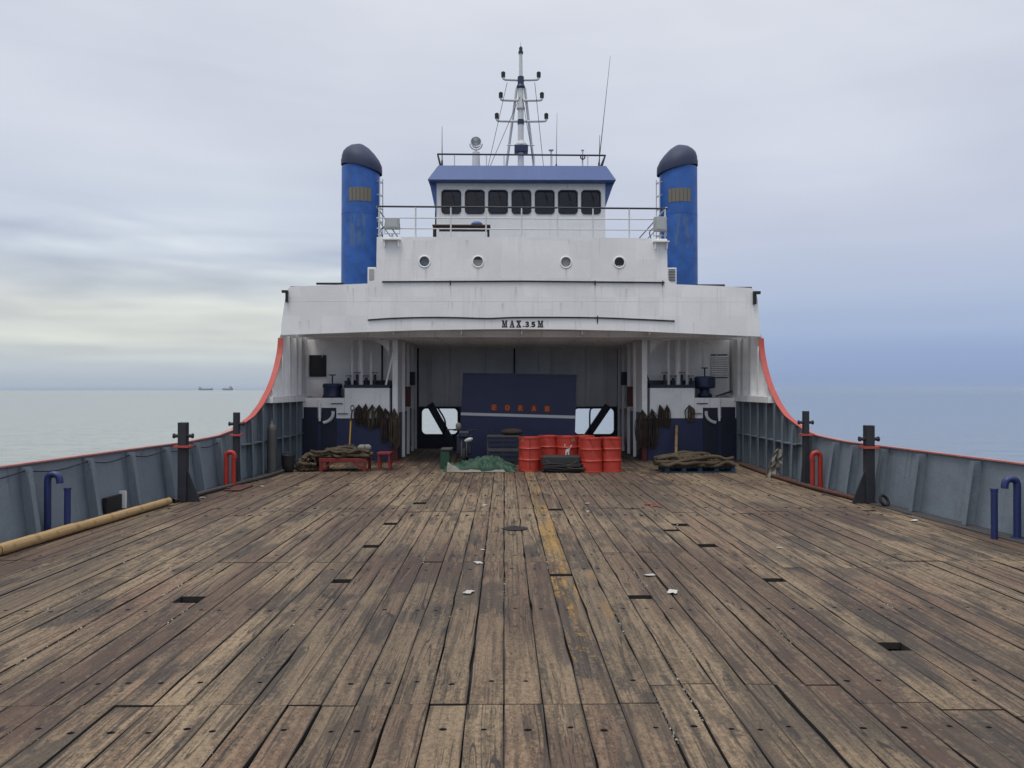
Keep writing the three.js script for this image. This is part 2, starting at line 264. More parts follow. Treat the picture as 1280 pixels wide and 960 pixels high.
      const edge = (1 - sst(.002, .006 + (f2 * .5 + spk * .5) * .07 * Math.pow(vn(d * 2.3 + o, 9 + (x - xl < xr - x ? 0 : 7)), 2), ex)) * .8; const dk = Math.max(ck * .85, edge); r = lerp(r, .018, dk); gg = lerp(gg, .015, dk); b = lerp(b, .013, dk);
      // worn yellow lane stripe on one plank
      if (c === stripe) { const on = (d > 9.2 && d < 12.6 ? .52 : d > 6.9 && d < 9.2 ? .42 - (9.2 - d) * .06 : d > 6.3 && d < 6.9 ? .2 : d > 12.6 && d < 20.5 ? .46 : .1), m = sst(.95 - on, 1.2 - on, vn(x * 9, d * 1.8 + 8) * .4 + vn(x * 30, d * 9) * .2 + mot * .2 + g1 * .2 + .1) * (.3 + .35 * f2 + .25 * spk); r = lerp(r, .33 * grain, m); gg = lerp(gg, .19 * grain, m); b = lerp(b, .035 * grain, m); }
      if (c === stripe + 1 && d > 6 && d < 9.4) { const m = sst(.6, .75, vn(x * 8 + 3, d * 1.3 + 2)) * .3; r = lerp(r, .3, m); gg = lerp(gg, .17, m); b = lerp(b, .05, m); }
      const z = (j * W + i) * 4; T[z] = l2s(r); T[z + 1] = l2s(gg); T[z + 2] = l2s(b); T[z + 3] = 255;
      B[z] = B[z + 1] = B[z + 2] = 255 * clamp(.3 + g1 * .14 + g2 * .14 + f * .16 + mot * .2 + spk * .16 + f2 * .08 - ck * .5 - edge * .4); B[z + 3] = 255;
    }
  }
  const mk = (a, srgb) => { const t = new THREE.DataTexture(a, W, H); t.magFilter = THREE.LinearFilter; t.minFilter = THREE.LinearMipmapLinearFilter; t.generateMipmaps = true; if (srgb) t.colorSpace = THREE.SRGBColorSpace; t.needsUpdate = true; return t; };
  const m = new THREE.MeshStandardMaterial({ map: mk(T, true), bumpMap: mk(B, false), bumpScale: .007, roughness: .82 });
  m.userData.rect = [x0, x1, d0, d1]; return m;
}
const DT = [deckTex(-7.8, .0, .5, 10.6, 2048, 2048), deckTex(.0, 8.4, .5, 10.6, 2048, 2048), deckTex(-7.8, 8.4, 9, 29.5, 2048, 2048)];
const deck = thing('timber_deck', 'weathered brown timber deck of long bolted planks', 'deck', [0, 0, 10]);
deck.userData.kind = 'structure'; delete deck.userData.category;
mesh('deck_plating', bx(-7.3, 7.8, -.16, -.075, 0, 28.99), M.steel, deck);
{
  const rest = [];
  for (let c = 0; c < NC; c++) {
    const xa = colX[c], xb = colX[c + 1];
    const lim = (d) => xa > hullL(d) + .03 && xb < hullR(d) - .03;
    const cuts = [[.6, .01], ...segs[c], [28.9, .01]];
    for (let k = 0; k < cuts.length - 1; k++) {
      let a = cuts[k][0] + cuts[k][1] / 2, b = cuts[k + 1][0] - cuts[k + 1][1] / 2;
      if (!lim(a + .05)) continue;
      if (!lim(b)) { let e = a; while (e < b && lim(e + .1)) e += .1; b = e; if (b - a < .3) continue; }
      if (b - a < .05) continue;
      const R = rng(c * 1000 + k * 7 + 3), gap = .0008 + R() * .0026, wide = R() < .1 ? .006 + R() * .006 : 0, n = Math.max(2, Math.round((b - a) / .42));
      const pts = []; for (let i = 0; i <= n; i++) pts.push([xa + gap + wide + (i && i < n ? Math.pow(R(), 5) * .018 : R() * .004), lerp(a, b, (i + (i && i < n ? (R() - .5) * .6 : 0)) / n)]);
      for (let i = n; i >= 0; i--) pts.push([xb - gap - (i && i < n ? Math.pow(R(), 4) * .017 : R() * .006), lerp(a, b, (i + (i && i < n ? (R() - .5) * .6 : 0)) / n) + (i === n ? (R() - .5) * .012 : 0)]);
      const holes = [];
      if (a < 12.5) for (let bi = 0; bi < BOLTS.length; bi++) {
        const bp = boltAt(c, bi); if (!bp) continue; const [x, d] = bp; if (d < a + .08 || d > b - .08 || d > 12.9) continue;
        const p = new THREE.Path(), rr = .015 + R() * .007; for (let q = 0; q < 7; q++) { const t = -q / 7 * 6.2832; q ? p.lineTo(x + rr * 1.25 * Math.cos(t), d + rr * Math.sin(t)) : p.moveTo(x + rr * 1.25, d); } p.closePath(); holes.push(p);
      }
      const y1 = (R() - .5) * .008 - (R() < .08 ? .008 : 0), s = new THREE.Shape(pts.map((p) => new THREE.Vector2(p[0], p[1]))); s.holes = holes;
      let g = new THREE.ExtrudeGeometry(s, { depth: .058, bevelEnabled: false }); g.rotateX(-Math.PI / 2); g.translate(0, y1 - .058, 0);
      // the outline's second coordinate is depth: rotation already turned it to -z
      const near = b < 10.6 || (a < 9 && b < 10.6);
      const far = !near, mat = far ? DT[2] : (xa + xb) / 2 < 0 ? DT[0] : DT[1], rc = mat.userData.rect;
      if (g.index) g = g.toNonIndexed(); const p = g.attributes.position, uv = new Float32Array(p.count * 2);
      for (let i = 0; i < p.count; i++) { uv[i * 2] = clamp((p.getX(i) - rc[0]) / (rc[1] - rc[0])); uv[i * 2 + 1] = clamp((-p.getZ(i) - rc[2]) / (rc[3] - rc[2])); }
      g.setAttribute('uv', new THREE.BufferAttribute(uv, 2)); for (const q of Object.keys(g.attributes)) if (!['position', 'normal', 'uv'].includes(q)) g.deleteAttribute(q);
      if (a > 17) { rest.push(g); continue; }
      mesh('plank', g, [mat, M.tarred], deck, { uv: false });
    }
  }
  const far = mesh('far_planks', rest.map((g) => { g.clearGroups(); return g; }), DT[2], deck, { uv: false }); far.userData.kind = 'stuff';
  // bolts sunk in the planks
  const bg = new THREE.CylinderGeometry(.017, .02, .02, 6), bolts = [];
  const R = rng(9);
  for (let c = 0; c < NC; c++) for (let bi = 0; bi < BOLTS.length; bi++) { const bp = boltAt(c, bi); if (!bp) continue; const [x, d] = bp; if (x < hullL(d) + .4 || x > hullR(d) - .4) continue; if (d < 12.9) continue; bolts.push(new THREE.CylinderGeometry(.026, .03, .012, 7).translate(x, .003, -d)); }
  mesh('bolt_heads', bolts, M.black, deck).userData.kind = 'stuff';
}
{ // grit and broken shell caught in the seams
  const R = rng(31), g = new THREE.IcosahedronGeometry(1, 0), n = 760, im = new THREE.InstancedMesh(g, M.shell, n), m = new THREE.Matrix4(), q = new THREE.Quaternion(), c = new THREE.Color();
  let col = c0, d = 5, run = 0;
  for (let i = 0; i < n; i++) {
    if (run-- <= 0) { run = Math.floor(R() * 26); col = clamp(Math.floor(c0 + (R() + R() + R() - 1.5) * 34), 2, NC - 2); d = 4.2 + Math.pow(R(), 1.6) * 11; }
    d += .015 + R() * R() * .12; const s = .0025 + Math.pow(R(), 3) * .0065, seam = R() < .9, x = seam ? colX[col] + (R() - .5) * .014 : colX[col] + R() * .26; q.setFromEuler(new THREE.Euler(R() * 6, R() * 6, R() * 6));
    m.compose(new THREE.Vector3(x, seam ? -.001 : .005, -d), q, new THREE.Vector3(s * (1 + R()), s * .8, s * (1 + R() * .7))); im.setMatrixAt(i, m); const v = .25 + R() * .75; im.setColorAt(i, c.setRGB(v, v, v * .95));
  }
  im.name = 'shell_grit'; im.userData = { kind: 'stuff', label: 'pale shell grit caught in the deck seams', category: 'grit' }; scene.add(im);
}

// ------------------------------------------------------------------ bulwarks
function bulwark(side) {
  const L = side < 0, hull = L ? hullL : hullR, sg = L ? 1 : -1;     // sg points inboard
  const t = thing('bulwark', L ? 'grey steel bulwark with coral rail cap, wooden pole lying along its foot' : 'grey steel bulwark with coral rail cap, pale rag hanging on it', 'bulwark', [hull(14), 0, 14], 'bulwarks along the deck');
  const ds = []; for (let d = -1; d < 16; d += 1) ds.push(d); for (let d = 16; d <= 21.4; d += .15) ds.push(d); for (let d = 21.42; d < 21.87; d += .03) ds.push(d); ds.push(22.2, 23.9, 29.4);
  const WL = 1.9;                                               // the paint changes to white above the stringer
  const sheet = (lo, hi, dd) => { const a = [], b = []; for (const d of dd) { const x = hull(d), y0 = lo(d), y1 = Math.max(hi(d), y0 + .001); a.push(V(x + sg * flare(d, Math.max(y0, 0)), y0, d)); b.push(V(x + sg * flare(d, y1), y1, d)); } const g1 = grid([a, b]), off = .014 * -sg, a2 = a.map((p) => p.clone().setX(p.x + off)), b2 = b.map((p) => p.clone().setX(p.x + off)); return [g1, grid([a2, b2], true)]; };
  mesh('hull_side', sheet(() => -1.8, () => -.02, ds), M.grey, t);
  mesh('plate', sheet(() => -.019, (d) => Math.min(topL(d), WL), ds), M.grey, t);
  const up = ds.filter((d) => topL(d) > WL - .05); mesh('upper_plate', sheet(() => WL, (d) => Math.max(topL(d), WL), up), M.whiteIn, t);
  // rail cap: flat bar following the top edge, then swept up to the deckhouse
  const wcap = (d) => lerp(.055, .11, sst(18.3, 20, d));
  const cap = (dd) => { const rows = [[], [], [], [], []]; dd.forEach((d, i) => { const w = wcap(d), x = hull(d), y = topL(d), d2 = d + .05, ty = (topL(Math.min(d2, 21.9)) - topL(d - .05)), tl = Math.hypot(ty, .1), nz = ty / tl, ny = .1 / tl; const o = (k, h) => V(x + sg * k, y + ny * h, d - nz * h); rows[0].push(o(-.04, 0)); rows[1].push(o(-.04, .022)); rows[2].push(o(w, .022)); rows[3].push(o(w, 0)); rows[4].push(o(-.04, 0)); }); return toCreasedNormals(grid(rows, L), .6); };
  mesh('rail_cap', cap(ds.filter((d) => d <= 18.6)), M.fadedCoral, t); mesh('swept_rail_cap', cap(ds.filter((d) => d >= 18.5 && d <= 21.9)), M.coral, t);
  const fr = L ? [4.6, 5.9, 7.3, 8.8, 10.15, 11.57, 13.07, 14.3, 15.5, 16.67, 17.65, 18.62, 19.35, 20.1, 20.9, 21.7, 22.4, 23.1] : [4.7, 6.1, 7.6, 9.1, 10.8, 12.38, 13.77, 14.92, 15.95, 16.7, 18.2, 18.98, 19.65, 20.3, 21, 21.8, 22.5, 23.2];
  // stringers
  const bandy = (y0, y1, w, dd) => { const r = [[], [], [], []]; for (const d of dd) { const x = hull(d) + sg * flare(d, Math.max(y0, 0)); r[0].push(V(x, y0, d)); r[1].push(V(x + sg * w, y0, d)); r[2].push(V(x + sg * w, y1, d)); r[3].push(V(x, y1, d)); } return toCreasedNormals(grid(r, L), .5); };
  { const dd = ds.filter((d) => d > 20.5), x = hull(dd[0]); mesh('stringer', [bandy(1.8, 1.96, .2, dd), bx(x, x + sg * .2, 1.8, 1.96, dd[0] - .02, dd[0])], M.whiteIn, t); }
  mesh('stiffener', bandy(.82, .85, .14, ds.filter((d) => d > 18.6)), M.grey, t);
  if (L) mesh('slung_cable', fr.slice(1).filter((d) => d < 18).map((d, i) => { const c = fr[i], P = (u, dip) => { const e = lerp(c, d, u); return V(hull(e) + sg * .1, .97 - dip, e - .01); }; return tube([P(0, 0), P(.25, .05), P(.5, .07), P(.75, .045), P(1, 0)], .011, 14, 6); }), M.navyDark, t);
  // gutter bar along the foot
  mesh('waterway', bandy(-.05, .016, .34, ds), M.steel, t);
  mesh('foot_bar', tube(ds.filter((d) => d > 14.6 && d < 23.5).map((d) => V(hull(d) + sg * .52, .045, d)), .045, 40, 8), L ? M.steel : M.rust, t);
  for (const d of fr) {
    const x = hull(d), top = Math.min(topL(d) - .03, 3.66), w = d > 18.6 ? .14 : .18, part = (y0, y1, m) => {
      const xa = x + sg * flare(d, y0), xb = x + sg * flare(d, y1);
      const web = prismXY([[xa, y0], [xa + sg * w, y0], [xb + sg * w, y1], [xb, y1]], d - .008, d + .008);
      const fl = new THREE.BoxGeometry(.012, Math.hypot(y1 - y0, xb - xa), .1); fl.rotateZ(Math.atan2(xa - xb, y1 - y0)); fl.translate((xa + xb) / 2 + sg * (w + .007), (y0 + y1) / 2, -(d - .04));
      mesh('frame', [web, fl], m, t);
    };
    if (top > 2) { part(.02, 1.79, M.grey); part(1.97, top, M.whiteIn); } else part(.02, top, M.grey);
  }
  return t;
}
const bwL = bulwark(-1), bwR = bulwark(1);
{ // freeing port low in the left plate, with a white edge
  const d0 = 14.05 - .62, d1 = 14.05 - .08, x = hullL(13.8) + .15, p = mesh('freeing_port', [prismXY([[x - .05, .05], [x + .02, .05], [x + .02, .31], [x - .05, .31]], d0, d1)], M.black, bwL);
  mesh('port_edge', bx(x - .04, x + .07, .06, .36, d1, d1 + .07), M.rail, bwL);
}
// mooring posts
function post(px, base, w, topPy, gusset, label) {
  const L = px < 640, hull = L ? hullL : hullR, sg = L ? 1 : -1, d = base, x = X(px, d), top = Y(topPy, d - .1);
  const t = thing('mooring_post', label, 'mooring post', [x, 0, d], 'mooring posts along the bulwarks');
  mesh('post', rbx(x - w / 2, x + w / 2, 0, top, d - w / 2, d + w / 2, .012), M.post, t);
  const cy = top - .26; mesh('crossbar', [rod(V(x - w / 2 - .1, cy, d), V(x + w / 2 + .1, cy, d), .035), rod(V(x - w / 2 - .11, cy, d), V(x - w / 2 - .085, cy, d), .05), rod(V(x + w / 2 + .085, cy, d), V(x + w / 2 + .11, cy, d), .05)], L ? M.post : M.post, t);
  mesh('collar', [bx(x - w / 2 - .06, x + w / 2 + .06, topL(d) - .01, topL(d) + .03, d - w / 2 - .05, d - w / 2 - .004), bx(x - w / 2 - .06, x - w / 2 - .004, topL(d) - .01, topL(d) + .03, d - w / 2 - .003, d + w / 2 + .05), bx(x + w / 2 + .004, x + w / 2 + .06, topL(d) - .01, topL(d) + .03, d - w / 2 - .003, d + w / 2 + .05)], M.coral, t);
  if (gusset) mesh('gusset', prismXY([[x + sg * w / 2, 0], [x + sg * (w / 2 + .24), 0], [x + sg * (w / 2 + .2), .12], [x + sg * w / 2, .62]], d - .02, d + .02), M.post, t);
}
post(231, 15.2, .16, 528, true, 'thick dark mooring post with gusset at the end of the wooden pole');
post(297, 17.9, .125, 515.5, false, 'slim dark mooring post behind red gooseneck vent, on the side of the red bench');
post(1088, 14.85, .16, 532, true, 'thick dark mooring post with gusset near small rubber ring, facing the wooden pole');
post(1008.5, 17.9, .125, 514, false, 'slim dark mooring post beside red gooseneck vent and pale rag');

// gooseneck vents and their sounding pipes
function vents(pxN, pxS, topN, topS, d, r, m, col, tagN, tagS) {
  const L = pxN < 640, sg = L ? 1 : -1, x = X(pxN, d), xs = X(pxS, d - .02), y = Y(topN, d);
  const t = thing('gooseneck_vent', `${col} gooseneck vent pipe ${tagN}`, 'vent pipe', [x, 0, d]);
  const R = .09; mesh('pipe', tube([V(x, 0, d), V(x, y * .5, d), V(x, y - R - r, d), V(x + sg * R * .3, y - r - R * .25, d), V(x + sg * R, y - r, d), V(x + sg * R * 1.75, y - r - R * .3, d), V(x + sg * R * 2, y - r - R * 1.1, d), V(x + sg * R * 2, y - r - R * 1.5, d)], r, 40, 14), m, t);
  mesh('flange', rod(V(x, .0, d), V(x, .03, d), r * 1.7, r * 1.7, 14), m, t);
  const s = thing('sounding_pipe', `short straight ${col} pipe ${tagS}`, 'pipe', [xs, 0, d - .02]);
  mesh('pipe', rod(V(xs, 0, d - .02), V(xs, Y(topS, d) - .03, d - .02), r * .92, r * .92, 14), m, s);
  mesh('cap', rod(V(xs, Y(topS, d) - .03, d - .02), V(xs, Y(topS, d), d - .02), r * 1.08, r * 1.08, 14), m, s);
}
vents(63.5, 88, 588, 608.5, 11.9, .05, M.vent, 'blue', 'beside the wooden pole', 'next to the blue gooseneck by the wooden pole');
vents(1275, 1246, 595, 611, 11.3, .05, M.vent, 'blue', 'on the bulwark facing the wooden pole', 'next to the blue gooseneck facing the wooden pole');
vents(284.5, 293.5, 562, 571, 17.5, .052, M.redPipe, 'red', 'beside the rusty plate', 'next to the red gooseneck by the rusty plate');
vents(1026.5, 1017, 563, 574, 17.2, .055, M.redPipe, 'red', 'on the side of the pale rag', 'next to the red gooseneck on the side of the pale rag');

// the long pole on deck
{
  const a = V(-6.52, .085, 10.2), b = V(-6.24, .075, 14.75), t = thing('wooden_pole', 'long pale peeled wooden pole lying along the bulwark foot', 'pole', [-6.4, 0, 12.5]);
  const pts = [], n = 9, R = rng(4); for (let i = 0; i <= n; i++) { const p = a.clone().lerp(b, i / n); p.x += (R() - .5) * .015; p.y += (R() - .5) * .006; pts.push(p); }
  const c = new THREE.CatmullRomCurve3(pts), g = new THREE.TubeGeometry(c, 40, .08, 16); const uv = g.attributes.uv; for (let i = 0; i < uv.count; i++) uv.setXY(i, uv.getY(i) * 1, uv.getX(i) * 5);
  const p = g.attributes.position, q = new THREE.Vector3(); for (let i = 0; i < p.count; i++) { const k = Math.floor(i / 17), cc = c.getPointAt(k / 40); q.fromBufferAttribute(p, i).sub(cc).multiplyScalar(lerp(1, .82, k / 40) * (1 + (vn(k * .7, i % 17) - .5) * .06)).add(cc); p.setXYZ(i, q.x, q.y, q.z); }
  mesh('pole', g, M.wood, t, { uv: false });
  const d = a.clone().sub(b).normalize(); for (const g of [rod(a.clone().addScaledVector(d, -.002), a.clone().addScaledVector(d, .004), .079, .077, 16), rod(b.clone().addScaledVector(d, .002), b.clone().addScaledVector(d, -.004), .065, .064, 16)]) mesh('cut_end', g, M.wood, t);
}

// ------------------------------------------------------------------ deckhouse
M.front = (() => {                                              // white enamel: grey salt runs, brush patches, rust below the fittings
  const n = 2048, mt = 16, R = rng(88), runs = [];
  const run = (px, py, len, w, k, rust) => runs.push([X(px, 22), Y(py, 22), len, w, k, rust]);
  for (const px of [530.5, 597.5, 707.5, 774.5]) run(px + (R() - .5) * 6, 334, .35 + R() * .3, .06, .5, R() * .4);
  for (const px of [563, 744, 829]) run(px, 356, .5, .03, .6, .9);
  for (let i = 0; i < 46; i++) run(365 + R() * 575, [357, 399, 298, 376][i % 4] + R() * 4, .2 + R() * R() * .9, .012 + R() * .05, .2 + R() * .35, R() < .3 ? .8 : .1);
  const t = dataTex(n, n, (i, j, c) => {
    let x = i / n * mt; if (x > 8.4) x -= mt; const y = j / n * mt, st = vn(x * 9 + 4, y * .7 + 9) * .6 + vn(x * 31, y * 2.1) * .4, b = fbm(x * .8 + 30, y * 1.1 + 2, 4), f = vn(x * 60, y * 60), patch = sst(.53, .545, vn(Math.floor(x * 1.6 + vn(y * 3, 1) * .15) * 3.7, Math.floor(y * 1.9 + 3) * 5.1));
    let k = .93 + (b - .5) * .2 + (f - .5) * .05 + patch * .05, gr = sst(.58, .82, st * .65 + b * .35) * .17, ru = sst(.8, .9, f * .5 + b * .5) * .5;
    if (y > 3.4 && y < 6.6) for (const q of runs) { const dy = q[1] - y; if (dy < 0 || dy > q[2]) continue; const dx = Math.abs(x - q[0] - (vn(y * 6, q[0] * 9) - .5) * .03); if (dx > q[3]) continue; const m = (1 - dx / q[3]) * (1 - dy / q[2]) * q[4] * (.5 + f); gr = Math.max(gr, m * (1 - q[5])); ru = Math.max(ru, m * q[5]); }
    for (let e = 0; e < 3; e++) c[e] = l2s(lerp(lerp([.87, .875, .87][e] * k, [.38, .37, .36][e], clamp(gr)), [.22, .1, .05][e], clamp(ru) * .7));
  }, mt);
  return new THREE.MeshStandardMaterial({ map: t, bumpMap: M.white.bumpMap, bumpScale: .005, roughness: .45, side: THREE.DoubleSide });
})();
const DF = 22, house = thing('deckhouse', 'white ferry deckhouse spanning the deck, lettered MAX 3.5 M', 'deckhouse', [.49, 0, 24]);
{
  const P = (px, py) => [X(px, DF), Y(py, DF)];
  const out = [[352, 419], [430, 416], [520, 413], [600, 411.6], [650, 411.3], [710, 411.8], [790, 413.5], [870, 417], [952, 420.5], [951, 400], [948, 372], [945, 363], [940, 359.5], [900, 357], [846, 355], [840, 353.5], [836.5, 350], [835, 345], [834.5, 298], [800, 297], [650, 296], [500, 296], [471, 296.5], [470.5, 340], [469, 348], [466, 352], [460, 354.5], [400, 357], [366, 358.5], [361, 360], [358.5, 366], [356, 380], [352.5, 405]].map((p) => P(...p));
  const ports = [[530.5, 327], [597.5, 327], [707.5, 327.5], [774.5, 327.5]];
  const holes = ports.map(([a, b]) => { const p = new THREE.Path(), [x, y] = P(a, b); p.absellipse(x, y, .15, .15, 0, Math.PI * 2, true); return p; });
  mesh('front_plate', prismXY(out, DF, DF + .1, holes), M.front, house);
  const back = [M.blueCurtain, M.curtain, M.lampGrey, M.navy];
  ports.forEach(([a, b], i) => {
    const [x, y] = P(a, b), o = mesh('porthole', new THREE.TorusGeometry(.155, .022, 8, 28).translate(x, y, -DF + .002), M.white, house);
    mesh('glass', new THREE.CircleGeometry(.15, 24).translate(x, y, -DF - .07), M.pane, o);
    mesh('curtain', i === 1 ? bx(x - .16, x + .16, y - .17, y + .08, DF + .14, DF + .15) : i === 3 ? bx(x - .16, x + .16, y - .17, y - .06, DF + .14, DF + .15) : bx(x - .16, x + .16, y - .17, y + .17, DF + .14, DF + .15), i === 3 ? M.curtain : back[i], o);
  });
  // solid accommodation behind the plate
  const yl = Y(357, DF), xa = X(358, DF), xb = X(947, DF);
  for (const g of [bx(xa + .1, xa + .16, 3.9, yl - .06, DF + .1, 29.6), bx(xb - .16, xb - .1, 3.9, yl - .06, DF + .1, 29.6), bx(X(472, DF) + .03, X(472, DF) + .09, yl - .01, Y(297, DF) - .06, DF + .1, 29), bx(X(833, DF) - .09, X(833, DF) - .03, yl - .01, Y(297, DF) - .06, DF + .1, 29)]) mesh('side_wall', g, M.white, house);
  mesh('rear_wall', bx(xa + .16, xb - .16, 3.9, Y(297, DF) - .06, 29, 29.06), M.white, house);
  mesh('upper_deck', [bx(xa + .1, xb - .1, yl - .06, yl - .01, DF + .1, 29.6)], M.steel, house);
  mesh('bridge_deck', bx(X(472, DF), X(833, DF), Y(297, DF) - .06, Y(297, DF) - .01, DF + .1, 29.2), M.steel, house);
  mesh('ceiling', [bx(xa + .1, xb - .1, 3.84, 3.9, DF + .1, 29.6)], M.whiteIn, house);
  for (const d of [22.7, 23.7, 25.2, 26.7, 28.2]) mesh('ceiling_beam', [bx(xa + .12, xb - .12, 3.68, 3.838, d, d + .02), bx(xa + .12, xb - .12, 3.66, 3.68, d - .05, d + .07)], M.whiteIn, house);
  for (const x of [-3.1, -1.2, .5, 2.2, 4.1]) mesh('girder', bx(x - .012, x + .012, 3.7, 3.836, DF + .11, 29), M.whiteIn, house);
  for (const px of [404, 462, 548, 640, 727, 793, 841, 897]) mesh('weld_seam', bx(X(px, DF) - .006, X(px, DF) + .006, 3.9, px > 465 && px < 836 ? Y(298, DF) : Y(360, DF), DF - .003, DF + .001), M.front, house);
  mesh('weld_seam', bx(X(366, DF), X(938, DF), Y(376.6, DF), Y(376, DF), DF - .003, DF + .001), M.front, house);
  // rub bars with hanging brackets
  const bars = (y, x0, x1, brk) => [rod(V(X(x0, DF), Y(y[0], DF), DF - .03), V(X((x0 + x1) / 2, DF), Y(y[1], DF), DF - .03), .022, .022, 8), rod(V(X((x0 + x1) / 2, DF), Y(y[1], DF), DF - .03), V(X(x1, DF), Y(y[2], DF), DF - .03), .022, .022, 8), ...brk.map((b) => bx(X(b, DF) - .015, X(b, DF) + .015, Y(y[1] + 5, DF), Y(y[1] - 1, DF), DF - .02, DF - .001))];
  mesh('conduit', bars([352.5, 351.5, 353], 478, 831, [563, 744, 829]), M.line, house);
  mesh('conduit', tube([[460, 400], [490, 398], [530, 396.8], [570, 397], [610, 398], [640, 396.8], [690, 396.5], [747, 397], [800, 399], [844, 401]].map(([a, b]) => PV(a, b, DF - .025)), .021, 60, 6), M.line, house);
  mesh('conduit_clip', bx(X(747, DF) - .013, X(747, DF) + .013, Y(404, DF), Y(394.5, DF), DF - .02, DF - .001), M.line, house);
  for (const [x0, x1, y] of [[394, 428, 354], [872, 909, 355.5]]) mesh('edge_bar', bx(X(x0, DF), X(x1, DF), Y(y + 1, DF), Y(y - 1.5, DF), DF + .15, DF + .2), M.line, house);
  mesh('corner_bracket', [bx(X(354, DF), X(361, DF), Y(366.5, DF), Y(363.5, DF), DF - .12, DF - .002), bx(X(358.4, DF), X(361, DF), Y(378, DF), Y(366.5, DF), DF - .1, DF - .002)], M.black, house);
  mesh('corner_bracket', [bx(X(942, DF), X(950.5, DF), Y(367.5, DF), Y(364, DF), DF - .12, DF - .002), bx(X(942, DF), X(945.6, DF), Y(380, DF), Y(367.5, DF), DF - .1, DF - .002)], M.black, house);
}
// stencilled clearance lettering
const serif = await new FontLoader().loadAsync('fonts/droid/droid_serif_bold.typeface.json'), sans = await new FontLoader().loadAsync('fonts/droid/droid_sans_bold.typeface.json');
function letters(str, font, px0, px1, py0, py1, d, depth = .004) {
  const g = new TextGeometry(str, { font, size: 1, depth: .02, curveSegments: 4, bevelEnabled: true, bevelSize: .06, bevelThickness: .003, bevelSegments: 1 }); g.computeBoundingBox(); const b = g.boundingBox;
  g.translate(-b.min.x, -b.min.y, .003); g.scale((X(px1, d) - X(px0, d)) / (b.max.x - b.min.x), (Y(py0, d) - Y(py1, d)) / (b.max.y - b.min.y), depth / .02); g.translate(X(px0, d), Y(py1, d), -d); return g;
}
mesh('lettering', [letters('M', serif, 627.3, 634.3, 400.3, 409.4, DF), letters('A', serif, 637, 643.3, 400.5, 409.5, DF), letters('X', serif, 645.3, 651.5, 400.5, 409.5, DF), bx(X(653.3, DF), X(655.8, DF), Y(408.6, DF), Y(407.4, DF), DF - .004, DF - .0005), letters('3', sans, 656.6, 661.4, 401.8, 409, DF), bx(X(662.3, DF), X(663.3, DF), Y(409, DF), Y(408, DF), DF - .004, DF - .0005), letters('5', sans, 664.3, 669.2, 402, 409, DF), letters('M', serif, 672, 679.2, 400.6, 409.3, DF)], M.line, house, { label: 'black lettering MAX 3.5 M' });

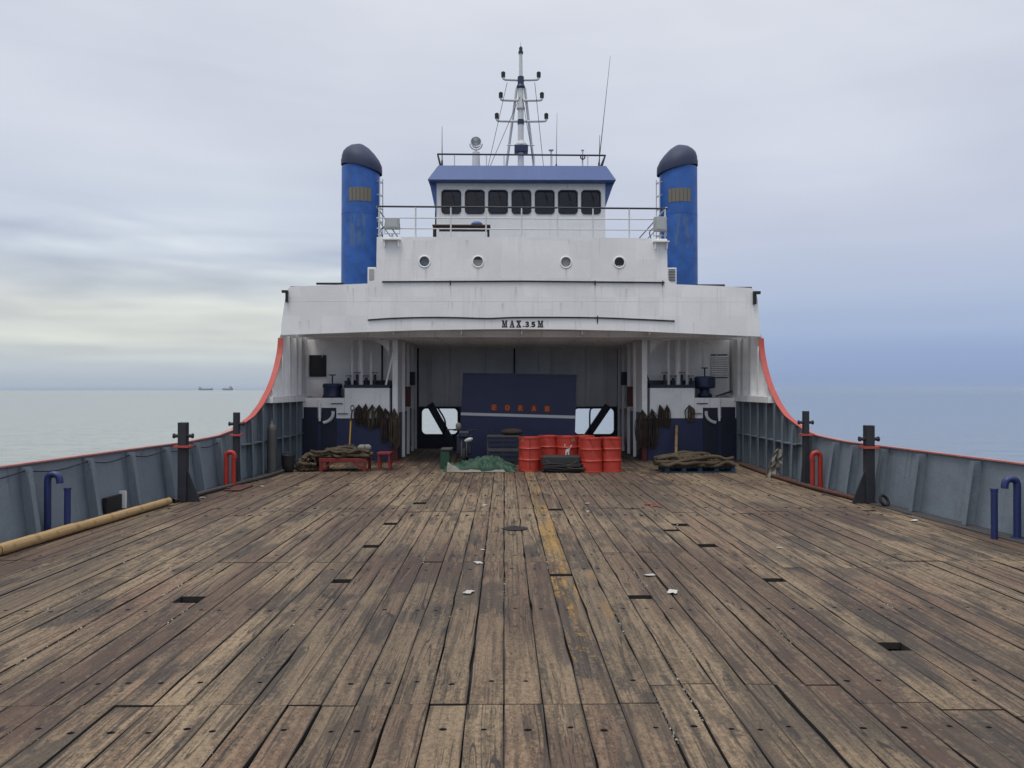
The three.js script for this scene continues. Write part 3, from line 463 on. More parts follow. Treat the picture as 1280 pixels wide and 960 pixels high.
// -- under the overhang: casings either side, tunnel, stern wall
const DC = 23.9;
function casing(side) {
  const L = side < 0, c = 650, q = (px) => L ? px : 2 * c - px;          // mirror pixel columns about the ship's centre
  const xw = (px, d) => X(q(px), d), B = (p0, p1, y0, y1, d0, d1) => bx(xw(p0, DC), xw(p1, DC), y0, y1, d0, d1);
  const t = thing('side_casing', L ? 'white and navy engine casing with dark square window, behind the red bench' : 'white and navy engine casing with louvre, behind the rope pallet', 'casing', [xw(432, DC), 0, DC], 'casings either side of the vehicle tunnel');
  mesh('lower_wall', B(379, 490, 0, 1.28, DC, DC + .08), M.navy, t);
  mesh('upper_wall', [B(379, 431, 1.282, 1.9, DC, DC + .08), B(431.2, 487, 1.282, 2.2, DC, DC + .08), bx(xw(487, DC), xw(487, DC) + (L ? -.06 : .06), 1.282, 2.2, DC + .082, DC + .84)], M.whiteIn, t);
  mesh('hatch_coaming', [B(430.5, 487, 2.202, 2.3, DC - .02, DC + .06), B(430.5, 434, 2.202, 2.42, DC + .062, DC + .84), B(484, 487, 2.202, 2.42, DC + .062, DC + .84), B(434.2, 483.8, 2.202, 2.44, DC + .74, DC + .8)], M.navyDark, t);
  mesh('box_top', B(434.1, 483.9, 2.16, 2.2, DC + .085, DC + .84), M.navyDark, t);
  mesh('platform', bx(xw(352, 22), xw(431, DC), 1.84, 1.898, DC + .082, 24.75), M.rust, t);
  for (const [a, b, top] of [[380.5, 398, 1.62], [402.5, 421, 1.6]]) mesh('door', rbx(xw(a, DC), xw(b, DC), .12, top, DC - .03, DC - .002, .01), M.navyDark, t);
  mesh('downpipe', tube([[400.8, 1.85], [400.8, 1.4], [400.8, 1.2]].map(([p, y]) => V(xw(p, DC), y, DC - .06)), .035, 10, 8), M.whiteIn, t);
  mesh('elbow_pipe', tube([[418, 1.5], [417, 1.33], [412, 1.2], [406, 1.15]].map(([p, y]) => V(xw(p, DC), y, DC - .12)), .05, 14, 8), M.rail, t);
  mesh('grab_rail', [rod(V(xw(415, DC), 1.73, DC - .05), V(xw(429, DC), 1.73, DC - .05), .014), rod(V(xw(423, DC), 1.42, DC - .05), V(xw(436, DC), 1.42, DC - .05), .014)], M.line, t);
  // alcove behind
  const DA = 24.75; mesh('alcove_wall', bx(xw(352, 22), xw(497, DC) + (L ? -.2 : .2), 1.9, 3.836, DA, DA + .06), M.whiteIn, t);
  const win = [xw(387.5, DA), xw(408.5, DA)], wy0 = Y(471, DA), wy1 = Y(444, DA);
  if (L) { const o = mesh('window', bx(win[0], win[1], wy0, wy1, DA - .03, DA - .002), M.black, t); mesh('shutter', bx(win[0] - .13, win[0] - .02, wy0 - .02, wy1 + .02, DA - .05, DA - .002), M.whiteIn, o); }
  else { const lx0 = X(889, DA), lx1 = X(910, DA), o = mesh('louvre', bx(lx0, lx1, wy0 - .04, wy1 + .03, DA - .02, DA - .002), M.navyDark, t); for (let i = 0; i < 10; i++) { const y = lerp(wy0, wy1, (i + .3) / 10), g = new THREE.BoxGeometry(lx1 - lx0, .035, .05); g.rotateX(.6); g.translate((lx0 + lx1) / 2, y, -(DA - .05)); mesh('slat', g, M.whiteIn, o); } }
  // curved knee brackets up to the ceiling, and the hull column
  for (const px of [402, 486]) { const x = xw(px, DC), s = L ? 1 : -1; const pts = [[x, 3.66]]; for (let i = 0; i <= 8; i++) { const a = i / 8 * Math.PI / 2; pts.push([x + s * (.7 - .7 * Math.cos(a)) * (px > 450 ? -1 : 1), 3.66 - .55 * (1 - Math.sin(a))]); } mesh('knee', prismXY(pts, DC + .1, DC + .13), M.whiteIn, t); }
  mesh('hull_column', B(374.5, 378.5, 1.97, 3.66, DC - .1, DC + .25), M.whiteIn, t); mesh('column_foot', B(374.5, 378.5, 0, 1.8, DC - .1, DC + .25), M.grey, t);
  mesh('corner_column', [bx(xw(491, DC), xw(497.5, DC), 1.29, 3.66, DC - .05, DC + .2)], M.whiteIn, t);
  mesh('column_foot', [bx(xw(491, DC), xw(497.5, DC), 0, 1.288, DC - .05, DC + .2)], M.maroon, t);
  // standing pipes through the box
  for (const [px, r, hi] of L ? [[440.5, .045, 1], [451.5, .085, 1], [464.5, .045, .8], [478, .035, 1]] : [[464, .05, 1], [452, .085, 1], [440.5, .05, 1]]) { const x = xw(px, DC + .5), o = mesh('pipe', rod(V(x, 2.2, DC + .5), V(x, hi === 1 ? 3.836 : 3.3, DC + .5), r, r, 12), px === 478 ? M.navyDark : M.whiteIn, t); if (px !== 478) mesh('flange', rod(V(x, 2.6, DC + .5), V(x, 2.64, DC + .5), r * 1.6, r * 1.6, 12), M.whiteIn, o); }
  mesh('valve', [436, 447, 458, 469].map((p, i) => [rod(V(xw(p, DC + .4), 2.2, DC + .4), V(xw(p, DC + .4), 2.52 + (i % 2) * .1, DC + .4), .04), rod(V(xw(p, DC + .4), 2.56 + (i % 2) * .1, DC + .4), V(xw(p, DC + .4), 2.58 + (i % 2) * .1, DC + .4), .1)]), M.navyDark, t);
  if (L) mesh('brace', rod(PV(482.5, 481, DC - .06), PV(494, 432, DC - .06), .032), M.whiteIn, t);
  else mesh('brace', rod(PV(815, 485, DC + .02), PV(806, 462, DC + .02), .028), M.navyDark, t);
  // tunnel wall
  const xt = xw(497, DC); mesh('tunnel_wall', [bx(xt, xt + (L ? -.06 : .06), 1.45, 3.836, DC + .21, 29)], M.whiteIn, t);
  mesh('tunnel_dado', [bx(xt, xt + (L ? -.06 : .06), 0, 1.448, DC + .21, 29)], M.navyDark, t);
  const s = L ? 1 : -1; for (const d of [25, 26.2, 27.4, 28.4]) mesh('wall_rib', bx(xt + s * .001, xt + s * .09, .02, 3.66, d, d + .04), M.whiteIn, t);
  mesh('door', rbx(xt + s * .002, xt + s * .03, .2, 1.5, 26.4, 27.3, .01), M.maroon, t, { label: 'dark red door' });
  mesh('fire_cabinet', rbx(xt + s * .002, xt + s * .2, 1.6, 2.25, 25.3, 25.6, .02), M.maroon, t);
  mesh('wall_box', rbx(xt + s * .002, xt + s * .2, 2.3, 2.75, 26.6, 26.95, .02), M.navyDark, t);
}
casing(-1); casing(1);
// drums of the anchor gear on the platforms
function capstan(px, label, open) {
  const d = 24.32, x = X(px, d), t = thing('capstan', label, 'capstan', [x, 1.9, d]);
  const pr = open ? [[0, 0], [.22, 0], [.22, .1], [.14, .16], [.14, .28], [.3, .3], [.32, .34], [.32, .62], [.28, .66], [0, .66]] : [[0, 0], [.3, 0], [.3, .06], [.27, .1], [.27, .3], [.3, .34], [.3, .4], [.26, .44], [0, .44]];
  mesh('drum', new THREE.LatheGeometry(pr.map((p) => new THREE.Vector2(p[0], p[1])), 24).translate(x, 1.9, -d), M.navy, t);
  const h = open ? .66 : .44; mesh('spindle', rod(V(x, 1.9 + h, d), V(x, 1.9 + h + .26, d), .02), M.line, t); mesh('handle', rod(V(x - .1, 1.9 + h + .26, d), V(x + .1, 1.9 + h + .26, d), .018), M.line, t);
}
capstan(416, 'low blue capstan drum on the casing platform beside the dark window', false);
capstan(881.5, 'tall blue capstan head on the casing platform under the louvre', true);
{
  const t = thing('folded_ladder', 'dark folded metal ladder lying beside the tall capstan', 'ladder', [X(908, 24.3), 1.9, 24.3]), d = 24.3;
  mesh('stile', [bar(V(X(895, d), 1.94, d), V(X(916, d), 2.12, d), .03, .05), bar(V(X(899, d), 1.94, d + .3), V(X(920, d), 2.08, d + .3), .03, .05)], M.steel, t);
  for (let i = 0; i < 5; i++) mesh('rung', rod(V(X(896.5 + i * 4.5, d), 1.955 + i * .035, d), V(X(900 + i * 4.5, d), 1.955 + i * .03, d + .3), .014), M.steel, t);
}
// stern wall with two round-cornered openings
{
  const d = 29, t = thing('stern_wall', 'pale ribbed stern bulkhead over a dark dado with two round-cornered openings', 'bulkhead', [.5, 0, d]);
  const rr = (x0, x1, y0, y1, r) => { const p = new THREE.Path(); p.moveTo(x0 + r, y0); p.lineTo(x1 - r, y0); p.absarc(x1 - r, y0 + r, r, -Math.PI / 2, 0); p.lineTo(x1, y1 - r); p.absarc(x1 - r, y1 - r, r, 0, Math.PI / 2); p.lineTo(x0 + r, y1); p.absarc(x0 + r, y1 - r, r, Math.PI / 2, Math.PI); p.lineTo(x0, y0 + r); p.absarc(x0 + r, y0 + r, r, Math.PI, 1.5 * Math.PI); return p; };
  const x0 = X(519, d), x1 = X(776, d), ym = Y(509, d);
  const h = [[527.5, 572, 510.5, 542.5], [718, 767.5, 510.5, 542.5]].map(([a, b, c, e]) => rr(X(a, d), X(b, d), Y(e, d), Y(c, d), .17));
  mesh('lower_plate', prismXY([[-6.2, -.3], [7.19, -.3], [7.19, ym], [-6.2, ym]], d, d + .08, h), M.navyDark, t);
  for (const [a, b, c, e] of [[527.5, 572, 510.5, 542.5], [718, 767.5, 510.5, 542.5]]) { const p = rr(X(a, d) - .05, X(b, d) + .05, Y(e, d) - .05, Y(c, d) + .05, .2), sh = new THREE.Shape(p.getPoints(10)); sh.holes.push(rr(X(a, d), X(b, d), Y(e, d), Y(c, d), .17)); mesh('opening_rim', new THREE.ExtrudeGeometry(sh, { depth: .05, bevelEnabled: false }).translate(0, 0, -d + .001), M.black, t); }
  mesh('upper_plate', bx(-6.2, 7.19, ym, 3.838, d, d + .06), M.whiteIn, t);
  for (let px = 524; px < 776; px += 16.5) mesh('rib', bx(X(px, d) - .02, X(px, d) + .02, ym + .03, 3.65, d - .1, d - .001), M.whiteIn, t);
  for (const px of [536, 606, 643, 690, 757]) mesh('conduit', rod(V(X(px, d), ym + .05, d - .13), V(X(px, d), 3.66, d - .13), .028), px === 643 ? M.line : M.whiteIn, t);
  mesh('drain_pipe', rod(V(X(521, d) + .06, ym, d - .2), V(X(521, d) + .06, 3.66, d - .2), .04), M.line, t); mesh('drain_pipe', rod(V(X(774, d) - .06, ym, d - .2), V(X(774, d) - .06, 3.66, d - .2), .04), M.line, t);
  mesh('sill_rail', bx(x0, x1, ym - .05, ym + .025, d - .14, d - .002), M.navyDark, t);
}
// hydraulic stays and a bent pipe crossing each opening
for (const [a, b, c, e, lab] of [[537.5, 505, 559, 552, 'dark slanting ramp stay across the stern opening by the parked scooter'], [760, 507, 735, 556, 'dark slanting ramp stay across the stern opening behind the red drums']]) {
  const d = 28.4, t = thing('ramp_stay', lab, 'stay', [X(c, d), 0, d], 'ramp stays at the stern'); mesh('strut', bar(PV(a, b, d), V(X(c, d) + (c - a) * .014, .0, d), .25, .16), M.navyDark, t);
  const k = a < 650 ? [[547, 509], [556.5, 527], [554, 545]] : [[741, 510], [737.5, 515], [737.5, 548]]; mesh('hose', tube(k.map((p) => PV(p[0], p[1], d - .1)), .03, 20, 8), M.black, t);
}
// the blue ramp flap with its lettering
{
  const d = 24.8, t = thing('ramp_flap', 'tall dark navy ramp panel with white stripe and five orange letters', 'ramp panel', [.6, 0, d]);
  const top = [[578.5, 466], [721, 468.5]], bot = [[573.5, 578], [718, 578]]; const q = (p) => [X(p[0], d), Y(p[1], d)];
  const y0 = .0; mesh('panel', prismXY([[q(bot[0])[0], y0], [q(bot[1])[0], y0], q(top[1]), q(top[0])], d, d + .14), M.navy, t);
  mesh('stripe', prismXY([q([576.3, 515.5]), q([719.6, 519.6]), q([719.5, 523.3]), q([576.1, 519])].map(([x, y]) => [x, y]), d - .004, d - .0005), M.rail, t);
  mesh('edge_frame', [bar(V(...q([578.8, 467]), d - .02), V(...q([720.8, 469.4]), d - .02), .05, .04)], M.navy, t);
  ['E', 'O', 'R', 'A', 'B'].forEach((ch, i) => { const px = 617.6 + i * 16.6, py = 509.2 + i * .45; mesh('letter_disc', rod(V(X(px, d), Y(py, d), d - .003), V(X(px, d), Y(py, d), d - .0005), .115, .115, 20), M.letterRing, t); mesh('letter', letters(ch, sans, px - 2.9, px + 2.9, py - 3.4, py + 3.4, d - .003, .004), M.orange, t); });
}

// ------------------------------------------------------------------ bridge: rail, wheelhouse, roof gear
{
  const d = 22.16, y0 = Y(297, DF) - .01, t = thing('bridge_railing', 'white three-bar railing with dark handrail along the bridge deck edge', 'railing', [.5, y0, d]), P = (px, py) => PV(px, py, d);
  mesh('handrail', rod(P(471, 258), P(835, 260), .026), M.railDark, t);
  mesh('rail_bar', rod(P(471, 272.2), P(822, 273.6), .016), M.rail, t); mesh('rail_bar', rod(P(471, 285.5), P(822, 287), .016), M.rail, t);
  for (const px of [474, 519.5, 563.5, 607.5, 652, 697, 741.5, 787, 832]) mesh('stanchion', rod(V(X(px, d), y0, d), P(px, px === 519.5 || px === 787 ? 258.5 : 259), .022), M.rail, t);
  for (const px of [471, 834]) mesh('side_rail', [rod(P(px, 258.5), V(X(px, d), Y(258.5, d), 28), .022), rod(P(px, 272.5), V(X(px, d), Y(272.5, d), 28), .015)], M.rail, t);
}
function floodlight(px0, px1, py0, py1, label) {
  const d = 22.0, t = thing('floodlight', label, 'floodlight', [X((px0 + px1) / 2, d), Y(297, d), d]), x0 = X(px0, d), x1 = X(px1, d), y0 = Y(py1, d), y1 = Y(py0, d);
  mesh('housing', rbx(x0, x1, y0, y1, d - .02, d + .14, .02), M.lampGrey, t); mesh('glass', bx(x0 + .05, x1 - .05, y0 + .05, y1 - .05, d - .03, d - .021), M.lampGlass, t);
  mesh('bracket', [bx(x0 - .015, x0 - .002, y0 - .12, (y0 + y1) / 2, d + .03, d + .07), bx(x1 + .002, x1 + .015, y0 - .12, (y0 + y1) / 2, d + .03, d + .07), bx(x0 - .015, x1 + .015, y0 - .135, y0 - .121, d + .03, d + .07), rod(V((x0 + x1) / 2, y0 - .13, d + .05), V((x0 + x1) / 2, y0 - .3, d + .05), .03)], M.lampGrey, t);
  mesh('shelf', bx(x0 - .05, x1 + .05, y0 - .33, y0 - .3, d - .16, d + .12), M.white, t); mesh('gusset', [bx(x0, x0 + .02, y0 - .52, y0 - .331, d - .12, d - .001), bx(x1 - .02, x1, y0 - .52, y0 - .331, d - .12, d - .001)], M.white, t);
  mesh('lead', tube([V(x0, y0 + .1, d + .1), V(x0 - .12, y0 - .02, d + .08), V(x0 - .08, y0 - .22, d + .1), V(x0 - .2, y0 - .3, d + .1)], .014, 16, 6), M.line, t);
}
floodlight(481, 499, 272, 286, 'square floodlight on the bridge railing beside the ladder of the funnel with the white cabinet');
floodlight(818.5, 834, 270, 288, 'square floodlight on the bridge railing in front of the funnel with the louvred cabinet');
{
  const d = 23.2, y0 = Y(297, DF) - .01, t = thing('bridge_bench', 'low dark bench with cloth on it behind the bridge railing', 'bench', [X(575, d), y0, d]), x0 = X(541, d), x1 = X(613, d), yt = Y(283, d) + .02;
  mesh('seat', rbx(x0, x1, yt - .05, yt, d - .2, d + .25, .01), M.rust, t); mesh('front_panel', bx(x0 + .2, x1 - .03, yt - .2, yt - .052, d - .18, d - .15), M.black, t);
  for (const x of [x0 + .05, x1 - .06]) for (const e of [-.17, .2]) mesh('leg', bx(x - .03, x + .03, y0, yt - .052, d + e - .02, d + e + .02), M.black, t);
  mesh('cloth', new THREE.SphereGeometry(.17, 14, 8).scale(1, .5, .8).translate(X(596, d), yt + .05, -d), M.visor, t);
}
const DW = 25;
{
  const d = DW, s = d / F, x0 = X(545.5, d), x1 = X(757, d), y0 = Y(297, DF) - .01, y1 = Y(223, d), db = 28.4;
  const t = thing('wheelhouse', 'white wheelhouse with seven dark windows under a blue slanted visor', 'wheelhouse', [(x0 + x1) / 2, y0, 26.5]);
  const win = [564, 593.5, 622.5, 651.8, 681, 710, 739]; const rr = (a, b, c, e, r) => { const p = new THREE.Path(); p.moveTo(a + r, c); p.lineTo(b - r, c); p.absarc(b - r, c + r, r, -Math.PI / 2, 0); p.lineTo(b, e - r); p.absarc(b - r, e - r, r, 0, Math.PI / 2); p.lineTo(a + r, e); p.absarc(a + r, e - r, r, Math.PI / 2, Math.PI); p.lineTo(a, c + r); p.absarc(a + r, c + r, r, Math.PI, 1.5 * Math.PI); return p; };
  const wr = win.map((p) => [X(p - 11.4, d), X(p + 11.4, d), Y(266.3, d), Y(238, d)]);
  mesh('front_wall', prismXY([[x0, y0], [x1, y0], [x1, y1], [x0, y1]], d, d + .08, wr.map(([a, b, c, e]) => rr(a, b, c, e, .1))), M.white, t);
  for (const [a, b, c, e] of wr) { const sh = new THREE.Shape(rr(a - .025, b + .025, c - .025, e + .025, .12).getPoints(8)); sh.holes.push(rr(a + .02, b - .02, c + .02, e - .02, .09)); const w = mesh('window', new THREE.ExtrudeGeometry(sh, { depth: .03, bevelEnabled: false }).translate(0, 0, -d + .001), M.black, t); mesh('pane', new THREE.ShapeGeometry(new THREE.Shape(rr(a, b, c, e, .1).getPoints(8))).translate(0, 0, -d - .03), M.glass, w); mesh('wiper', [rod(V((a + b) / 2, e - .03, d - .04), V((a + b) / 2 + .09, (c + e) / 2 + .02, d - .02), .007, .007, 6), rod(V((a + b) / 2 + .07, (c + e) / 2 + .2, d - .02), V((a + b) / 2 + .11, (c + e) / 2 - .14, d - .02), .006, .006, 6)], M.line, w); }
  mesh('side_wall', [bx(x0, x0 + .06, y0, y1, d + .08, db), bx(x1 - .06, x1, y0, y1, d + .08, db), bx(x0 + .06, x1 - .06, y0, y1, db - .06, db)], M.white, t);
  const tx0 = X(548, d), tx1 = X(757.5, d), vx0 = X(534.5, d - .35), vx1 = X(770.5, d - .35), yt = Y(206.5, d - .1), yb = Y(224, d - .35);
  const R = (a, b, y, e0, e1) => [V(a, y, e0), V(b, y, e0), V(a, y, e1), V(b, y, e1)];
  mesh('visor', new ConvexGeometry([...R(tx0, tx1, yt, d - .1, db), ...R(vx0, vx1, yb, d - .35, db + .1), ...R(vx0 + .02, vx1 - .02, yb - .03, d - .33, db + .08)]), M.visor, t);
  mesh('visor_wing', prismXY([[vx0 + .03, yb - .035], [x0 - .003, yb - .035], [x0 - .003, Y(268, d)]], d - .02, db), M.visor, t); mesh('visor_wing', prismXY([[x1 + .003, yb - .035], [vx1 - .03, yb - .035], [x1 + .003, Y(258, d)]], d - .02, db), M.visor, t);
  mesh('console', [rbx(x0 + .3, x1 - .3, y0, y0 + 1.1, d + .5, d + 1.1, .03), rbx(-.1, .5, y0 + 1.1, y0 + 1.45, d + .7, d + .95, .03), rbx(1.2, 1.6, y0 + 1.1, y0 + 1.5, d + .7, d + .95, .03)], M.steel, t); mesh('cabin_back', bx(x0 + .07, x1 - .07, y0, y1, d + 2.2, d + 2.24), M.visor, t); mesh('helm_chair', [rbx(.35, .85, y0 + .9, y0 + 1.75, d + 1.7, d + 1.82, .05), rbx(.35, .85, y0 + .75, y0 + .9, d + 1.3, d + 1.8, .05), rod(V(.6, y0, d + 1.55), V(.6, y0 + .75, d + 1.55), .05)], M.black, t);
  mesh('door_edge', [bx(x0 - .05, x0 - .004, y0, Y(262, d), d + .05, d + .2)], M.line, t);
}
const YR = Y(206.5, DW - .1);                                     // wheelhouse roof
{
  const d = DW + .1, t = thing('roof_railing', 'low dark railing round the wheelhouse roof', 'railing', [.5, YR, d]), P = (px, py) => PV(px, py, d), x0 = 547, x1 = 757, db = 28;
  mesh('handrail', [rod(P(x0, 192.3), P(x1, 193.3), .028), rod(P(x0, 192.3), V(X(x0, d), Y(192.3, d), db), .025), rod(P(x1, 193.3), V(X(x1, d), Y(193.3, d), db), .025)], M.railDark, t);
  for (const [a, b] of [[547, 550.5], [757, 752.5]]) mesh('stanchion', rod(P(a, 193), V(X(b, d), YR, d), .025), M.railDark, t);
  for (const px of [568, 608, 630, 668, 690, 735]) mesh('stanchion', rod(P(px, 193), V(X(px, d), YR, d), .018), M.rail, t);
  for (const px of [550.5, 752.5]) mesh('stanchion', rod(V(X(px, d), YR, db - .1), V(X(px, d), Y(192.5, d), db - .1), .02), M.railDark, t);
}
{
  const d = 25.6, t = thing('searchlight', 'round silver searchlight on white pedestal on the wheelhouse roof', 'searchlight', [X(595, d), YR, d]), x = X(595, d), yc = Y(178.5, d);
  mesh('pedestal', rod(V(x, YR, d), V(x, Y(190, d), d), .14, .12, 18), M.rail, t);
  mesh('yoke', new THREE.TorusGeometry(.2, .02, 8, 20, Math.PI).rotateZ(Math.PI).translate(x, yc - .02, -d), M.rail, t); mesh('yoke_stem', rod(V(x, Y(190, d), d), V(x, yc - .21, d), .03), M.rail, t);
  const lamp = new THREE.LatheGeometry([[0, -.14], [.1, -.13], [.155, -.06], [.18, .1], [.175, .12], [.15, .1], [.12, .02], [.05, -.05], [0, -.06]].map((p) => new THREE.Vector2(...p)), 24); lamp.rotateX(Math.PI / 2 - .15); lamp.translate(x, yc, -d); mesh('reflector', lamp, M.chrome, t);
  mesh('glass', new THREE.CircleGeometry(.17, 24).rotateX(-.15).translate(x, yc + .016, -d + .105), M.pane, t);
}
{ // signal mast
  const d = 25.9, s = d / F, x = X(651, d), t = thing('signal_mast', 'white signal mast with three crossarms of lamps and slanting legs on the wheelhouse roof', 'mast', [x, YR, d]), P = (px, py, e = 0) => PV(px, py, d + e);
  mesh('pole', [rod(V(x, YR, d), P(651, 150), .105, .095, 16), rod(P(651, 150), P(651, 110), .1, .085, 16), rod(P(651, 96), P(651, 66), .065, .055, 14)], M.rail, t);
  mesh('platform', [rod(P(651.5, 182), P(651.5, 180), .2, .2, 16), rod(P(651.5, 180), P(651.5, 176), .19, .12, 16)], M.rail, t); mesh('lamp_box', rbx(X(643, d), X(660, d), Y(190.5, d), Y(182.2, d), d - .2, d + .2, .02), M.navy, t);
  mesh('collar', [rod(P(651, 135.5), P(651, 133), .14, .14, 16), rod(P(651, 133), P(651, 122), .12, .09, 16)], M.rail, t);
  mesh('band', [rod(P(651, 105), P(651, 95), .105, .105, 16), rod(P(651, 108), P(651, 105), .15, .12, 16)], M.navy, t); mesh('band', rod(P(651, 155), P(651, 149), .108, .108, 16), M.navy, t);
  mesh('top_lamp', [rod(P(651, 66), P(651, 63), .08, .08, 12), rod(P(651, 63), P(651, 58.5), .055, .06, 12), rod(P(651, 58.5), P(651, 56.5), .06, .02, 12), rod(P(651, 56.5), P(651, 51), .006, .004, 6)], M.railDark, t);
  for (const [y, a, b] of [[98.5, 629, 673.5], [124.3, 626, 677.5], [150.5, 621, 683]]) {
    const o = mesh('crossarm', tube([[a, y - 3], [a + .6, y - 1.2], [a + 4, y], [651, y + .4], [b - 4, y], [b - .6, y - 1.2], [b, y - 3]].map((q) => P(...q)), .042, 40, 8), M.rail, t);
    for (const px of [a, b]) mesh('lamp', [rod(P(px, y - 3), P(px, y - 9), .065, .07, 12), rod(P(px, y - 9), P(px, y - 10.2), .07, .03, 12)], M.black, o);
  }
  for (const [a, b, c, e, f] of [[646, 109, 631, 206.5, .5], [656, 109, 670, 206.5, .5]]) mesh('leg', rod(P(a, b), V(X(c, d), YR, d + f), .045), M.rail, t);
  mesh('leg', rod(P(650, 120, .1), V(x, YR, 27.4), .035), M.rail, t);
  mesh('strut', rod(P(633.5, 181), P(668, 181), .02), M.rail, t);
  for (const [a, b, c, e] of [[634, 102, 609.5, 203], [650, 120, 611, 203], [668.5, 102, 679, 200], [653, 122, 668, 200]]) mesh('stay_wire', rod(P(a, b, -.1), V(X(c, d), YR, d - .5), .009, .009, 5), M.line, t);
}
for (const [px, top, px2, r, lab, dd] of [[552.5, 157, 552.5, .012, 'short thin whip antenna at the end of the roof railing nearest the searchlight', 25.4], [763.5, 68, 749, .011, 'tall leaning whip antenna above the wheelhouse roof corner', 25.6], [696.5, 140, 695.5, .009, 'thin upright whip antenna beside the mushroom aerial', 25.8], [750, 168, 749.5, .014, 'stubby whip antenna beside the foot of the tall leaning one', 25.9]]) {
  const t = thing('whip_antenna', lab, 'antenna', [X(px2, dd), YR, dd], 'whip antennas on the wheelhouse roof'); mesh('base', rod(V(X(px2, dd), YR, dd), V(X(px2, dd), YR + .3, dd), .03), M.railDark, t); const b = V(X(px2, dd), YR + .3, dd), e = PV(px, top, dd); mesh('whip', [rod(b, b.clone().lerp(e, .4), r * 1.6, r, 6), rod(b.clone().lerp(e, .4), e, r, r * .5, 6)], M.line, t);
}
for (const [px, lab] of [[689, 'flat white mushroom aerial near the mast foot'], [728.5, 'small mushroom aerial with round ring below on the roof railing']]) {
  const d = 25.3, t = thing('mushroom_aerial', lab, 'aerial', [X(px, d), YR, d], 'mushroom aerials'); const x = X(px, d); mesh('stem', rod(V(x, YR, d), V(x, Y(187.5, d), d), .025), M.rail, t); mesh('head', new THREE.SphereGeometry(px < 700 ? .085 : .055, 14, 8).scale(1, .5, 1).translate(x, Y(186.8, d), -d), M.rail, t); if (px > 700) mesh('ring', new THREE.TorusGeometry(.07, .02, 6, 16).translate(x, Y(196, d), -d + .05), M.line, t);
}
